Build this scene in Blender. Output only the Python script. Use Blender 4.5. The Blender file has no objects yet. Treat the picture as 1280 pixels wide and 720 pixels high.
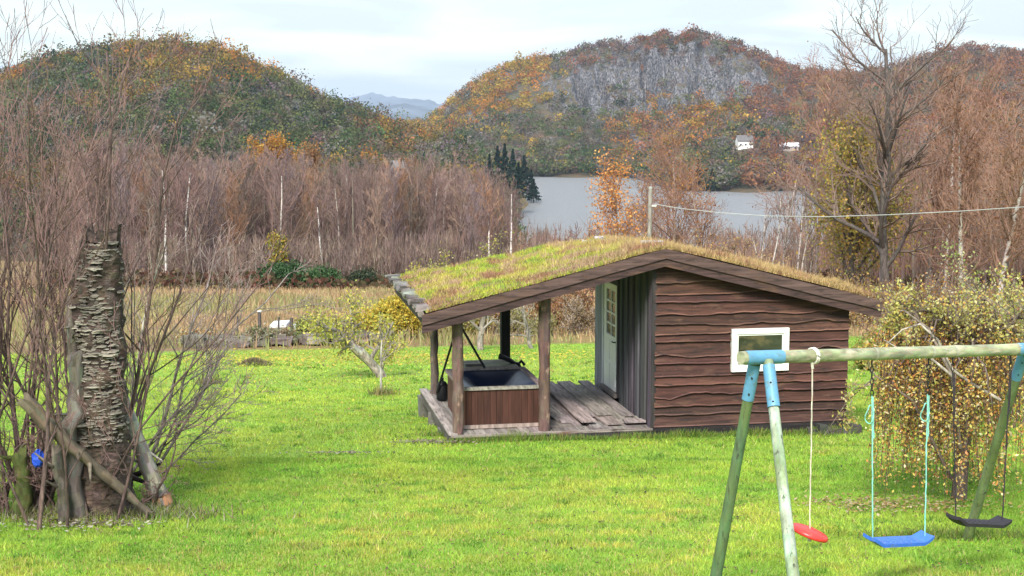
import bpy, math, random
import numpy as np
from mathutils import Vector
rng = np.random.default_rng(7); random.seed(7)
sc = bpy.context.scene; COL = sc.collection
# ------------------------------------------------------------ camera
F = 1850.0; CZ = 5.41; PITCH = math.atan(220/F)
cam = bpy.data.cameras.new('camera'); co = bpy.data.objects.new('camera', cam); COL.objects.link(co)
cam.lens = F/1280*36; cam.sensor_width = 36; cam.clip_end = 40000; cam.clip_start = 0.1
co.location = (0, 0, CZ); co.rotation_euler = (math.pi/2 - PITCH, 0, 0); sc.camera = co
# ------------------------------------------------------------ sky + sun
SUN_EL = math.radians(42); SUN_AZ = math.radians(-165)      # azimuth from +Y, clockwise: behind the camera, to the left
w = bpy.data.worlds.new('World'); sc.world = w; w.use_nodes = True
nt = w.node_tree; nt.nodes.clear(); N = nt.nodes; L = nt.links
sky = N.new('ShaderNodeTexSky'); sky.sky_type = 'NISHITA'; sky.sun_disc = False
sky.sun_elevation = SUN_EL; sky.sun_rotation = SUN_AZ; sky.air_density = 1.0; sky.dust_density = 0.6; sky.ozone_density = 1.5
tc = N.new('ShaderNodeTexCoord'); mp = N.new('ShaderNodeMapping'); mp.inputs['Scale'].default_value = (2.4, 2.4, 16)
mp.inputs['Location'].default_value = (0.35, 0.2, 0.1)
nz = N.new('ShaderNodeTexNoise'); nz.inputs['Scale'].default_value = 2.6; nz.inputs['Detail'].default_value = 7; nz.inputs['Roughness'].default_value = 0.5
nz.inputs['Distortion'].default_value = 0.5
rp = N.new('ShaderNodeValToRGB'); rp.color_ramp.elements[0].position = 0.40; rp.color_ramp.elements[1].position = 0.58
rp.color_ramp.elements[0].color = (0.45,)*3 + (1,); rp.color_ramp.elements[1].color = (0.97,)*3 + (1,)
sx = N.new('ShaderNodeSeparateXYZ'); mr = N.new('ShaderNodeMapRange')
mr.inputs['From Min'].default_value = 0.0; mr.inputs['From Max'].default_value = 0.06; mr.inputs['To Min'].default_value = 0.85; mr.inputs['To Max'].default_value = 0.0
mxm = N.new('ShaderNodeMath'); mxm.operation = 'MAXIMUM'
mx = N.new('ShaderNodeMix'); mx.data_type = 'RGBA'
mx.inputs[7].default_value = (3.85, 4.3, 4.65, 1)
bg = N.new('ShaderNodeBackground'); bg.inputs['Strength'].default_value = 0.09
wo = N.new('ShaderNodeOutputWorld')
L.new(tc.outputs['Generated'], mp.inputs['Vector']); L.new(mp.outputs[0], nz.inputs['Vector']); L.new(nz.outputs[0], rp.inputs[0])
L.new(tc.outputs['Generated'], sx.inputs[0]); L.new(sx.outputs[2], mr.inputs['Value'])
L.new(rp.outputs[0], mxm.inputs[0]); L.new(mr.outputs[0], mxm.inputs[1]); L.new(mxm.outputs[0], mx.inputs[0])
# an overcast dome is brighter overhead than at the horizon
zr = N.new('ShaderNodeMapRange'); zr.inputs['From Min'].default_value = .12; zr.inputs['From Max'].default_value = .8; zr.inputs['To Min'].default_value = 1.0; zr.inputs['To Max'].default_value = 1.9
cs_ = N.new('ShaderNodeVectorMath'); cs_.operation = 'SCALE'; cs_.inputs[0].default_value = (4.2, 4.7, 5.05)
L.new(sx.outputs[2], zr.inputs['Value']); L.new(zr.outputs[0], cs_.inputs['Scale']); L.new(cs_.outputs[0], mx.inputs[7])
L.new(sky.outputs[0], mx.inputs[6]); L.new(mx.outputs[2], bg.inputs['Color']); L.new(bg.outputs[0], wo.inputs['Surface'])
sun = bpy.data.lights.new('sun', 'SUN'); sun.energy = 2.9; sun.angle = math.radians(17); sun.color = (1, 0.95, 0.87)
so = bpy.data.objects.new('sun', sun); COL.objects.link(so)
sd = Vector((math.sin(SUN_AZ)*math.cos(SUN_EL), math.cos(SUN_AZ)*math.cos(SUN_EL), math.sin(SUN_EL)))
so.rotation_euler = sd.to_track_quat('Z', 'Y').to_euler(); so.location = (0, 0, 60)
vs = sc.view_settings; vs.view_transform = 'Standard'; vs.look = 'None'; vs.gamma = 1; vs.exposure = 1.25; vs.use_curve_mapping = False
sc.cycles.max_bounces = 6; sc.cycles.transparent_max_bounces = 4; sc.cycles.volume_bounces = 0
# ------------------------------------------------------------ helpers
def Pt(px, py, Y):
    cp, sp = math.cos(PITCH), math.sin(PITCH); a = (px-640)/F; b = (360-py)/F
    d = np.array([a, cp + b*sp, -sp + b*cp]); return np.array([0, 0, CZ]) + d*(Y/d[1])
def proj(x, y, z):
    cp, sp = math.cos(PITCH), math.sin(PITCH); z = z - CZ
    dep = y*cp - z*sp; up = y*sp + z*cp
    return 640 + F*x/dep, 360 - F*up/dep
TAB = np.random.default_rng(3).random((256, 256))
def vn(x, y):
    x = np.asarray(x, float); y = np.asarray(y, float)
    xi = np.floor(x).astype(int); yi = np.floor(y).astype(int); fx = x-xi; fy = y-yi
    fx = fx*fx*(3-2*fx); fy = fy*fy*(3-2*fy)
    g = lambda a, b: TAB[a % 256, b % 256]
    return (g(xi, yi)*(1-fx)+g(xi+1, yi)*fx)*(1-fy) + (g(xi, yi+1)*(1-fx)+g(xi+1, yi+1)*fx)*fy
def fbm(x, y, o=4):
    s = 0; a = 0.5; t = 0
    for i in range(o):
        s = s + a*vn(x*2**i + 17*i, y*2**i + 31*i); t += a; a *= 0.5
    return s/t
KY = [0, 12, 24, 50, 120, 200, 420, 600, 3000]; KZ = [2.3, 1.2, 0, -2.6, -8.4, -17, -39.6, -46, -46]
LAKE = -39.6
def gz(x, y):
    x = np.asarray(x, float); y = np.asarray(y, float)
    s = max(1, 0)
    z = sum(np.interp(y+o, KY, KZ) for o in (-3, -1.5, 0, 1.5, 3))/5
    t = x/np.maximum(y, 1) + 0.012*(fbm(x/60, y/60, 3)-0.5)
    floor = -37.0 + 3*(fbm(x/120, y/120)-0.5)
    wl = np.clip((0.003+.012*np.clip((y-600)/120, 0, 1) - t)/0.008, 0, 1) * np.clip((1500-y)/200, 0, 1)
    z = np.maximum(z, floor*wl + (-46)*(1-wl))
    amp = np.clip((y-50)/200, 0, 1)*2.0 + 0.05
    z = z + amp*(fbm(x/14+5, y/14+9, 3)-0.5)*np.clip(1+(z-LAKE)/8, 0.1, 1)
    return z
def G(px, py, f=gz, y0=6, y1=2000):
    Y = np.exp(np.linspace(math.log(y0), math.log(y1), 4000))
    cp, sp = math.cos(PITCH), math.sin(PITCH); a = (px-640)/F; b = (360-py)/F; dy = cp+b*sp
    X = a*Y/dy; Z = CZ + (-sp+b*cp)*Y/dy
    h = f(X, Y); i = int(np.argmax(Z < h))
    return np.array([X[i], Y[i], h[i]])
def seed(k):
    global rng
    rng = np.random.default_rng(k); random.seed(k)
class MB:
    def __init__(s): s.v = []; s.f = []; s.c = []; s.n = 0
    def add(s, v, f, c):
        v = np.asarray(v, float).reshape(-1, 3); f = np.asarray(f, int); 
        c = np.asarray(c, float)
        if c.ndim == 1: c = np.tile(c, (len(f), 1))
        assert len(c) == len(f), (len(c), len(f))
        s.v.append(v); s.f.append(f + s.n); s.c.append(c); s.n += len(v)
    def build(s, name, mat, parent=None, smooth=False):
        me = bpy.data.meshes.new(name)
        v = np.concatenate(s.v); me.vertices.add(len(v)); me.vertices.foreach_set('co', v.ravel())
        loops = np.concatenate([f.ravel() for f in s.f]); sizes = np.concatenate([np.full(len(f), f.shape[1]) for f in s.f])
        me.loops.add(len(loops)); me.loops.foreach_set('vertex_index', loops.astype(np.int32))
        me.polygons.add(len(sizes)); st = np.concatenate([[0], np.cumsum(sizes)[:-1]])
        me.polygons.foreach_set('loop_start', st.astype(np.int32)); me.polygons.foreach_set('loop_total', sizes.astype(np.int32))
        me.polygons.foreach_set('use_smooth', np.full(len(sizes), smooth))
        c = np.concatenate(s.c); c = np.concatenate([c, np.ones((len(c), 1))], 1)
        at = me.attributes.new('col', 'FLOAT_COLOR', 'FACE'); at.data.foreach_set('color', c.astype(np.float32).ravel())
        me.update(calc_edges=True); me.validate()
        me.materials.append(mat); o = bpy.data.objects.new(name, me); COL.objects.link(o)
        if parent: o.parent = parent
        return o
    def box(s, x0, x1, y0, y1, z0, z1, c, jit=0):
        v = np.array([(x, y, z) for z in (z0, z1) for y in (y0, y1) for x in (x0, x1)], float)
        if jit: v += rng.uniform(-jit, jit, v.shape)
        s.add(v, [(0, 2, 3, 1), (4, 5, 7, 6), (0, 1, 5, 4), (2, 6, 7, 3), (0, 4, 6, 2), (1, 3, 7, 5)], c)
    def hexa(s, v8, c):   # same order as box
        s.add(v8, [(0, 2, 3, 1), (4, 5, 7, 6), (0, 1, 5, 4), (2, 6, 7, 3), (0, 4, 6, 2), (1, 3, 7, 5)], c)
    def tube(s, pts, rad, n=6, c=(.1, .1, .1), cap=False, bump=0, jag=0):
        pts = np.asarray(pts, float); m = len(pts); rad = np.broadcast_to(np.asarray(rad, float), (m,))
        d = np.gradient(pts, axis=0); d /= np.linalg.norm(d, axis=1)[:, None]+1e-9
        ref = np.array([0, 0, 1.0]) if abs(d[:, 2]).mean() < 0.8 else np.array([1.0, 0, 0])
        u = np.cross(d, ref); u /= np.linalg.norm(u, axis=1)[:, None]+1e-9; w_ = np.cross(d, u)
        a = np.arange(n)*2*math.pi/n
        R = rad[:, None]*np.ones(n)[None]
        if bump: R = R*(1+bump*rng.uniform(-1, 1, R.shape))
        V = pts[:, None] + R[..., None]*(np.cos(a)[None, :, None]*u[:, None] + np.sin(a)[None, :, None]*w_[:, None])
        if jag: V[-1] += d[-1]*(rng.uniform(-1, 1, (n, 1))*jag); V[0] += d[0]*(rng.uniform(-1, 1, (n, 1))*jag*.3)
        i = np.arange(m-1)[:, None]*n; j = np.arange(n)[None]; k = (j+1) % n
        f = np.stack([i+j, i+k, i+k+n, i+j+n], -1).reshape(-1, 4)
        s.add(V, f, c)
        if cap:
            cc_ = np.asarray(c, float); cc_ = cc_ if cc_.ndim == 1 else cc_.mean(0)
            for e in (0, m-1):
                vv = np.concatenate([V[e], pts[e][None]]); ff = [(q, (q+1) % n, n) for q in range(n)]
                s.add(vv, ff, cc_)
    def quads(s, p, size, col, flat=False, aspect=1.0, nrm=None):
        p = np.asarray(p, float); n = len(p); size = np.broadcast_to(np.asarray(size, float), (n,))
        if flat:
            a = rng.uniform(0, 6.28, n); u = np.stack([np.cos(a), np.sin(a), rng.normal(0, .25, n)], 1); v = np.stack([-np.sin(a), np.cos(a), rng.normal(0, .25, n)], 1)
        else:
            u = rng.normal(size=(n, 3)); u /= np.linalg.norm(u, axis=1)[:, None]
            v = np.cross(u, rng.normal(size=(n, 3))); v /= np.linalg.norm(v, axis=1)[:, None]
        u = u*(size/2)[:, None]; v = v*(size/2*aspect)[:, None]
        V = np.stack([p-u, p-v*.8, p+u, p+v*.8], 1)
        s.add(V, np.arange(n*4).reshape(n, 4), col)
    def blades(s, p, h, wd, col, lean=0.4):
        p = np.asarray(p, float); n = len(p); a = rng.uniform(0, 6.28, n); h = np.broadcast_to(np.asarray(h, float), (n,)); wd = np.broadcast_to(np.asarray(wd, float), (n,))
        u = np.stack([np.cos(a), np.sin(a), 0*a], 1)*(wd/2)[:, None]
        b = rng.uniform(0, 6.28, n); l = np.abs(rng.normal(0, lean, n))*h
        tip = p + np.stack([np.cos(b)*l, np.sin(b)*l, h], 1)
        V = np.stack([p-u, p+u, tip], 1); s.add(V, np.arange(n*3).reshape(n, 3), col)
def vary(base, n, amt=0.25, hue=0.1):
    base = np.asarray(base, float); k = rng.uniform(1-amt, 1+amt, (n, 1))
    return np.clip(base*k*(1+rng.uniform(-hue, hue, (n, 3))), 0.003, 0.9)
def pick(pal, n, wts=None, amt=0.2):
    pal = np.array(pal, float); i = rng.choice(len(pal), n, p=None if wts is None else np.array(wts)/sum(wts))
    return vary(pal[i], n, amt, 0.06)
def tag(o, label=None, cat=None, group=None, kind=None):
    if label: o['label'] = label
    if cat: o['category'] = cat
    if group: o['group'] = group
    if kind: o['kind'] = kind
    return o
def empty(name, loc=(0, 0, 0), rz=0, label=None, cat=None, group=None):
    o = bpy.data.objects.new(name, None); COL.objects.link(o); o.location = tuple(loc); o.rotation_euler = (0, 0, rz); o.empty_display_size = .1
    return tag(o, label, cat, group)
def copy_tree(root, loc, rz, s=1.0):
    r = root.copy(); COL.objects.link(r); r.location = tuple(loc); r.rotation_euler = (0, 0, rz); r.scale = (s, s, s)
    for ch in list(root.children):
        c = ch.copy(); COL.objects.link(c); c.parent = r
        for g in ch.children:
            d = g.copy(); COL.objects.link(d); d.parent = c
    return r
# ------------------------------------------------------------ materials
def mat(name, rough=0.8, transl=0, nscale=(1, 1, 1), namt=0.35, bump=0, bscale=None, base=None, spec=0.3, metallic=0, detail=5, extra=None):
    m = bpy.data.materials.new(name); m.use_nodes = True; t = m.node_tree; n = t.nodes; l = t.links
    b = n['Principled BSDF']; b.inputs['Roughness'].default_value = rough; b.inputs['Specular IOR Level'].default_value = spec; b.inputs['Metallic'].default_value = metallic
    if base is None:
        a = n.new('ShaderNodeAttribute'); a.attribute_name = 'col'; col = a.outputs['Color']
    else:
        a = n.new('ShaderNodeRGB'); a.outputs[0].default_value = (*base, 1); col = a.outputs[0]
    t_ = n.new('ShaderNodeTexCoord'); mpn = n.new('ShaderNodeMapping'); mpn.inputs['Scale'].default_value = nscale
    l.new(t_.outputs['Object'], mpn.inputs['Vector'])
    ns = n.new('ShaderNodeTexNoise'); ns.inputs['Scale'].default_value = 1; ns.inputs['Detail'].default_value = detail; ns.inputs['Roughness'].default_value = .6
    l.new(mpn.outputs[0], ns.inputs['Vector'])
    if namt:
        r = n.new('ShaderNodeMapRange'); r.inputs['From Min'].default_value = .3; r.inputs['From Max'].default_value = .7
        r.inputs['To Min'].default_value = 1-namt; r.inputs['To Max'].default_value = 1+namt; l.new(ns.outputs[0], r.inputs['Value'])
        vm = n.new('ShaderNodeVectorMath'); vm.operation = 'SCALE'; l.new(col, vm.inputs[0]); l.new(r.outputs[0], vm.inputs['Scale']); col = vm.outputs[0]
    if extra: col = extra(n, l, t_, col)
    l.new(col, b.inputs['Base Color'])
    if bump:
        bp = n.new('ShaderNodeBump'); bp.inputs['Strength'].default_value = bump; bp.inputs['Distance'].default_value = .02 if bscale is None else bscale
        l.new(ns.outputs[0], bp.inputs['Height']); l.new(bp.outputs[0], b.inputs['Normal'])
    if transl:
        tr = n.new('ShaderNodeBsdfTranslucent'); l.new(col, tr.inputs['Color']); ms = n.new('ShaderNodeMixShader'); ms.inputs[0].default_value = transl
        l.new(b.outputs[0], ms.inputs[1]); l.new(tr.outputs[0], ms.inputs[2]); l.new(ms.outputs[0], n['Material Output'].inputs['Surface'])
    return m
def speck(scale, c, lo, hi, squash=(1, 1, 1)):
    def f(n, l, t_, col):
        mpn = n.new('ShaderNodeMapping'); mpn.inputs['Scale'].default_value = tuple(scale*q for q in squash); l.new(t_.outputs['Object'], mpn.inputs['Vector'])
        ns = n.new('ShaderNodeTexNoise'); ns.inputs['Scale'].default_value = 1; ns.inputs['Detail'].default_value = 6; ns.inputs['Roughness'].default_value = .65; l.new(mpn.outputs[0], ns.inputs['Vector'])
        r = n.new('ShaderNodeMapRange'); r.inputs['From Min'].default_value = lo; r.inputs['From Max'].default_value = hi; l.new(ns.outputs[0], r.inputs['Value'])
        m = n.new('ShaderNodeMix'); m.data_type = 'RGBA'; l.new(r.outputs[0], m.inputs[0]); l.new(col, m.inputs[6]); m.inputs[7].default_value = (*c, 1)
        return m.outputs[2]
    return f
M_leaf = mat('leaf', .55, .35, namt=0, spec=.4)
M_far = mat('far_foliage', .8, .25, namt=0, spec=.1)
M_grass = mat('grass_blade', .6, .3, namt=0, spec=.25)
M_bark = mat('bark', .9, nscale=(18, 18, 6), namt=.6, bump=.8, extra=speck(7, (.05, .04, .033), .52, .66, (1, 1, .3)))
M_snag = mat('snag_bark', .95, nscale=(9, 9, 22), namt=.6, bump=.9, bscale=.05, extra=speck(5, (.03, .022, .017), .5, .62, (1, 1, .5)))
M_birch = mat('birch_bark', .8, nscale=(3, 3, 9), namt=.4, extra=speck(2.5, (.03, .025, .022), .56, .62, (1, 1, 2.5)))
M_twig = mat('twig', .85, namt=0)
def knots(n, l, t_, col):
    col = speck(3, (.018, .012, .011), .54, .70, (1, 1, 5))(n, l, t_, col)
    col = speck(1.7, (.11, .058, .036), .55, .72, (1, 1, 4))(n, l, t_, col)
    v = n.new('ShaderNodeTexVoronoi'); mp_ = n.new('ShaderNodeMapping'); mp_.inputs['Scale'].default_value = (1.8, 1.8, 4.5); l.new(t_.outputs['Object'], mp_.inputs[0]); l.new(mp_.outputs[0], v.inputs['Vector'])
    r = n.new('ShaderNodeMapRange'); r.inputs['From Min'].default_value = .10; r.inputs['From Max'].default_value = .05; l.new(v.outputs['Distance'], r.inputs['Value'])
    m = n.new('ShaderNodeMix'); m.data_type = 'RGBA'; l.new(r.outputs[0], m.inputs[0]); l.new(col, m.inputs[6]); m.inputs[7].default_value = (.16, .085, .05, 1); return m.outputs[2]
M_woodx = mat('wood_red_boards', .75, nscale=(1.6, 6, 26), namt=.6, bump=.35, extra=knots)
M_woodz = mat('wood_vertical_boards', .8, nscale=(16, 16, 1.4), namt=.45, bump=.35)
M_woody = mat('wood_deck_boards', .85, nscale=(16, 1.4, 16), namt=.5, bump=.45, extra=speck(6, (.10, .085, .075), .52, .68, (3, .5, 3)))
M_post = mat('debarked_post', .85, nscale=(12, 12, 3), namt=.5, bump=.5, extra=speck(7, (.30, .20, .15), .56, .64, (1, 1, .5)))
M_white = mat('white_paint', .45, nscale=(9, 9, 3), namt=.10, base=(.70, .70, .67), spec=.4, extra=speck(6, (.42, .41, .36), .58, .72))
M_lampblack = mat('black_metal', .5, namt=.1, base=(.012, .012, .014))
M_rock = mat('grey_rock', .85, nscale=(3, 3, 3), namt=.4, bump=.6, bscale=.1)
# ------------------------------------------------------------ ground sheet
def ground_mat():
    def f(n, l, t_, col):
        for sc_, c, lo, hi in ((2.2, (.28, .34, .02), .5, .7), (9, (.10, .19, .012), .52, .72), (45, (.20, .17, .05), .62, .74)):
            col = speck(sc_, c, lo, hi)(n, l, t_, col)
        return col
    return mat('lawn', .85, nscale=(30, 30, 30), namt=.3, bump=.5, bscale=.03, extra=f)
ys = np.concatenate([np.linspace(2, 60, 150), np.exp(np.linspace(math.log(61), math.log(1500), 150))])
ts = np.linspace(-1, 1, 240); ts = ts*np.abs(ts)**.35
def sheet(ys, xf, zf, colf, name, mats):
    YY, TT = np.meshgrid(ys, ts_, indexing='ij'); XX = xf(YY, TT); ZZ = zf(XX, YY)
    m = MB(); r, c = XX.shape; i = np.arange(r-1)[:, None]*c; j = np.arange(c-1)[None]
    f = np.stack([i+j, i+j+1, i+j+c+1, i+j+c], -1).reshape(-1, 4)
    m.add(np.stack([XX, YY, ZZ], -1), f, colf(XX[:-1, :-1].ravel(), YY[:-1, :-1].ravel(), ZZ[:-1, :-1].ravel()))
    return m.build(name, mats, smooth=True)
def edge_y(x): return 50 + 0.32*np.clip(x+2, -10, 30) + 2*(fbm(x/6, x*0+3)-.5)
LAWN = np.array([.18, .28, .03])
ts_ = ts
YL = [a for a in ys if a < 75]; YF = [a for a in ys if a >= 74]
def lcol(x, y, z):
    k = np.clip((y-edge_y(x))/1.2, 0, 1)[:, None]; return LAWN*(1-k) + np.array([.20, .13, .06])*k
gm = ground_mat(); 
def soil(n, l, t_, col): return speck(.25, (.20, .14, .045), .45, .65)(n, l, t_, speck(2, (.05, .045, .02), .5, .7)(n, l, t_, col))
gf = mat('field_soil', .9, nscale=(2, 2, 2), namt=.4, bump=.4, bscale=.1, extra=soil)
o = sheet(np.array(ys), lambda Y, T: T*(Y+25)*1.0, gz, lcol, 'ground', gm); tag(o, kind='structure')
# choose lawn/field by attribute colour: two material slots on one sheet
me = o.data; me.materials.append(gf)
cy = np.empty(len(me.polygons)*3); me.polygons.foreach_get('center', cy); cy = cy.reshape(-1, 3)
me.polygons.foreach_set('material_index', (cy[:, 1] > edge_y(cy[:, 0])).astype(np.int32))
# ------------------------------------------------------------ lake
def water_mat():
    m = mat('lake_water', .28, namt=0, base=(.30, .31, .33), spec=.9)
    n = m.node_tree.nodes; l = m.node_tree.links; b = n['Principled BSDF']
    t_ = n.new('ShaderNodeTexCoord'); mpn = n.new('ShaderNodeMapping'); mpn.inputs['Scale'].default_value = (.10, .35, 1); l.new(t_.outputs['Object'], mpn.inputs[0])
    ns = n.new('ShaderNodeTexNoise'); ns.inputs['Detail'].default_value = 4; l.new(mpn.outputs[0], ns.inputs[0]); bp = n.new('ShaderNodeBump'); bp.inputs['Strength'].default_value = 1.0; bp.inputs['Distance'].default_value = 6
    l.new(ns.outputs[0], bp.inputs['Height']); l.new(bp.outputs[0], b.inputs['Normal']); return m
M_water = water_mat()
m = MB(); m.add([(-900, 395, LAKE), (1100, 395, LAKE), (1100, 1500, LAKE), (-900, 1500, LAKE)], [(0, 1, 2, 3)], (.03, .04, .05)); tag(m.build('lake', M_water), kind='structure')
m = MB(); m.add([(-6000, 1900, -44), (6000, 1900, -44), (9000, 13000, -44), (-9000, 13000, -44)], [(0, 1, 2, 3)], (.03, .04, .05)); tag(m.build('fjord', M_water), kind='structure')
# ------------------------------------------------------------ hills
def hill(sky, Dc, Db, zb, prof, nz_amp, name, tr, nx=420, ny=160, gully=None):
    px = np.array([a for a, b in sky], float); crest = np.array([b for a, b in sky], float)
    def zf(x, y):
        x = np.asarray(x, float); y = np.asarray(y, float)
        p = 640 + F*x/np.maximum(y, 1); dc = Dc(p); db = Db(p)
        hc = CZ + (140 - np.interp(p, px, crest))/F*dc
        u = (y-db)/(dc-db)
        g = np.where(u <= 1, prof(np.clip(u, 0, 1), p), 1-0.5*np.clip(u-1, 0, 4)**1.0*1.2)
        z = zb + (hc-zb)*g
        n = (fbm(x/70+3, y/90+8, 5)-.5)*nz_amp*np.clip(u*2, 0, 1)*np.clip(1.4-u*.6, .4, 1)
        if gully is not None: n = n + gully(x, y, p, u)
        z = z + n
        return np.where(u < 0, zb-12+12*np.clip(1+u*12, 0, 1), z)
    return zf
def smooth(u): return u*u*(3-2*u)
zL = hill([(-900, 150), (-400, 130), (-150, 120), (0, 108), (50, 92), (100, 79), (150, 71), (210, 66), (260, 69), (300, 82), (350, 108), (400, 132), (450, 153), (480, 166), (520, 178), (570, 192), (610, 218), (635, 243), (655, 275), (2000, 300)],
          lambda p: 820+0*p, lambda p: 420+0*p, -38, lambda u, p: .75*u+.25*smooth(u), 16, 'L', 0)
def profR(u, p):
    k = np.clip(1-np.abs(p-830)/190, 0, 1); k = smooth(k)
    a = .8*u+.2*smooth(u)
    b = np.interp(u, [0, .55, .68, .84, 1], [0, .34, .50, .90, 1]); return a*(1-k)+b*k
def z_lean(x): return x/60
def gul(x, y, p, u):
    k = smooth(np.clip(1-np.abs(p-830)/210, 0, 1)); b = np.clip(1-np.abs(u-.72)/.35, 0, 1)
    r = np.abs(fbm(x/16+2, y/80, 4)-.5)*2; r2 = np.abs(fbm(x/7+9, y/30+z_lean(x), 3)-.5)*2; cl = sum(dp*np.exp(-((p-c0-(.75-u)*sl*100)/wd)**2) for c0, sl, dp, wd in ((722, .6, 40, 6), (752, .35, 12, 4), (806, .9, 24, 6), (868, -.4, 14, 5), (905, .8, 18, 5)))
    return -k*b*(r*44-13+r2*11+cl)-2.5*b*k*np.sin(u*70+x/20)
zR = hill([(-400, 190), (300, 185), (450, 168), (505, 162), (535, 160), (548, 148), (562, 134), (580, 120), (600, 106), (650, 84), (700, 71), (760, 57), (830, 48), (880, 46), (930, 65), (1000, 92), (1045, 97), (1060, 95), (1130, 85), (1200, 69), (1280, 77), (1500, 60), (2200, 120)],
          lambda p: 1500-100*smooth(np.clip((p-900)/300, 0, 1)), lambda p: 1030 - 190*smooth(np.clip((p-770)/90, 0, 1)) + 12*np.sin(p/17), -40, profR, 22, 'R', 0, gully=gul)
def hill_mat():
    def f(n, l, t_, col):
        col = speck(.06, (.10, .065, .035), .45, .6)(n, l, t_, col)
        g = n.new('ShaderNodeNewGeometry'); s = n.new('ShaderNodeSeparateXYZ'); l.new(g.outputs['Normal'], s.inputs[0])
        r = n.new('ShaderNodeMapRange'); r.inputs['From Min'].default_value = .94; r.inputs['From Max'].default_value = .86; l.new(s.outputs[2], r.inputs['Value'])
        mp_ = n.new('ShaderNodeMapping'); mp_.inputs['Scale'].default_value = (.20, .07, .06); l.new(t_.outputs['Object'], mp_.inputs[0])
        ns = n.new('ShaderNodeTexNoise'); ns.inputs['Detail'].default_value = 8; ns.inputs['Roughness'].default_value = .7; ns.inputs['Distortion'].default_value = .7; l.new(mp_.outputs[0], ns.inputs[0])
        cr = n.new('ShaderNodeValToRGB'); cr.color_ramp.elements[0].position = .43; cr.color_ramp.elements[0].color = (.010, .010, .012, 1); cr.color_ramp.elements[1].position = .60; cr.color_ramp.elements[1].color = (.20, .19, .20, 1); l.new(ns.outputs[0], cr.inputs[0])
        m = n.new('ShaderNodeMix'); m.data_type = 'RGBA'; l.new(r.outputs[0], m.inputs[0]); l.new(col, m.inputs[6]); l.new(cr.outputs[0], m.inputs[7]); return m.outputs[2]
    return mat('hillside', .9, nscale=(.4, .4, .4), namt=.5, bump=.7, bscale=1.5, extra=f, detail=8)
M_hill = hill_mat()
ts_ = np.linspace(-.42, .06, 330)
tag(sheet(np.linspace(380, 1150, 150), lambda Y, T: T*Y, zL, lambda x, y, z: np.tile([.06, .055, .03], (len(x), 1)), 'wooded_hill', M_hill), kind='structure')
ts_ = np.linspace(-.15, .46, 560)
tag(sheet(np.linspace(780, 1850, 300), lambda Y, T: T*Y, zR, lambda x, y, z: np.tile([.06, .055, .03], (len(x), 1)), 'rocky_hill', M_hill), kind='structure')
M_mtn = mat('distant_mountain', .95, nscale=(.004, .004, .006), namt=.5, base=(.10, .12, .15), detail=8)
def ridge(pts, Y, dep, name):
    m = MB(); px = np.linspace(250, 900, 200); top = np.interp(px, [a for a, b in pts], [b for a, b in pts]); X = (px-640)/F*Y
    H = CZ + (140-top)/F*Y + (fbm(px/9, px*0+Y, 4)-.5)*Y*.004
    rows = []
    for k in np.linspace(0, 1, 14):
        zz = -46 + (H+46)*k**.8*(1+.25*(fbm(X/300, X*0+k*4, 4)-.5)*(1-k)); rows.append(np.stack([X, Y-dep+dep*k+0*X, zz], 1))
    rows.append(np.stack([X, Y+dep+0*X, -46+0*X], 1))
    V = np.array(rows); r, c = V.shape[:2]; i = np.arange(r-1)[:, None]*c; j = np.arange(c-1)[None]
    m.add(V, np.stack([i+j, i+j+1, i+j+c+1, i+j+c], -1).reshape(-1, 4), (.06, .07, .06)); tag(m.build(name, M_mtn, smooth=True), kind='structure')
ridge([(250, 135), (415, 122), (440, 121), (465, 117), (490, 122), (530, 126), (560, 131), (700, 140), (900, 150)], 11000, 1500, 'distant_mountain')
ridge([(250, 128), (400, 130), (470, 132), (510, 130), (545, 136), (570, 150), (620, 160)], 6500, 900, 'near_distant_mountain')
seed(101)
# ------------------------------------------------------------ far woods
def crowns(mb, pos, rad, hgt, cols, K=60, q=.17, cone=False, lift=.55):
    n = len(pos); big = np.where(rng.random(n) < .09, 1.55, 1.0) if n > 5 else np.ones(n); hgt = hgt*big; rad = rad*big**.5; d = rng.normal(size=(n, K, 3)); d /= np.linalg.norm(d, axis=2)[..., None]; d[..., 2] = d[..., 2]*.9+.1
    lob = 1 + .35*np.sin(d[..., 0]*4+rng.uniform(0, 6, (n, 1)))*np.cos(d[..., 1]*5+rng.uniform(0, 6, (n, 1)))
    rr = rng.uniform(.55, 1.0, (n, K))*lob
    if cone:
        k = rng.uniform(0, 1, (n, K)); a = rng.uniform(0, 6.28, (n, K)); R = (1-k)*rad[:, None]*rng.uniform(.6, 1.1, (n, K)) * (.7+.3*np.sin(k*40))
        P = pos[:, None] + np.stack([np.cos(a)*R, np.sin(a)*R, k*hgt[:, None]], -1)
    else:
        P = pos[:, None] + np.stack([d[..., 0]*rr*rad[:, None], d[..., 1]*rr*rad[:, None], hgt[:, None]*lift + d[..., 2]*rr*hgt[:, None]*.45], -1)
    s = (rad[:, None]*rng.uniform(.6, 1.4, (n, K))*q*2).ravel()
    c = np.clip(np.repeat(cols, K, 0)*rng.uniform(.8, 1.2, (n*K, 1)), 0, .8)
    mb.quads(P.reshape(-1, 3), s, c)
OLIVE = (.095, .105, .040); GREEN = (.055, .085, .030); DARK = (.020, .038, .022); OCHRE = (.27, .175, .032); ORANGE = (.36, .15, .030); RUST = (.22, .090, .042); BROWN = (.13, .090, .070); PURP = (.14, .10, .105); YEL = (.33, .24, .05); GREY = (.13, .12, .105)
def scatter(zf, n, x0, x1, y0, y1):
    y = np.sqrt(rng.uniform(y0**2, y1**2, n)); p = rng.uniform(x0, x1, n); x = (p-640)/F*y; z = zf(x, y); return np.stack([x, y, z], 1), p
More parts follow.
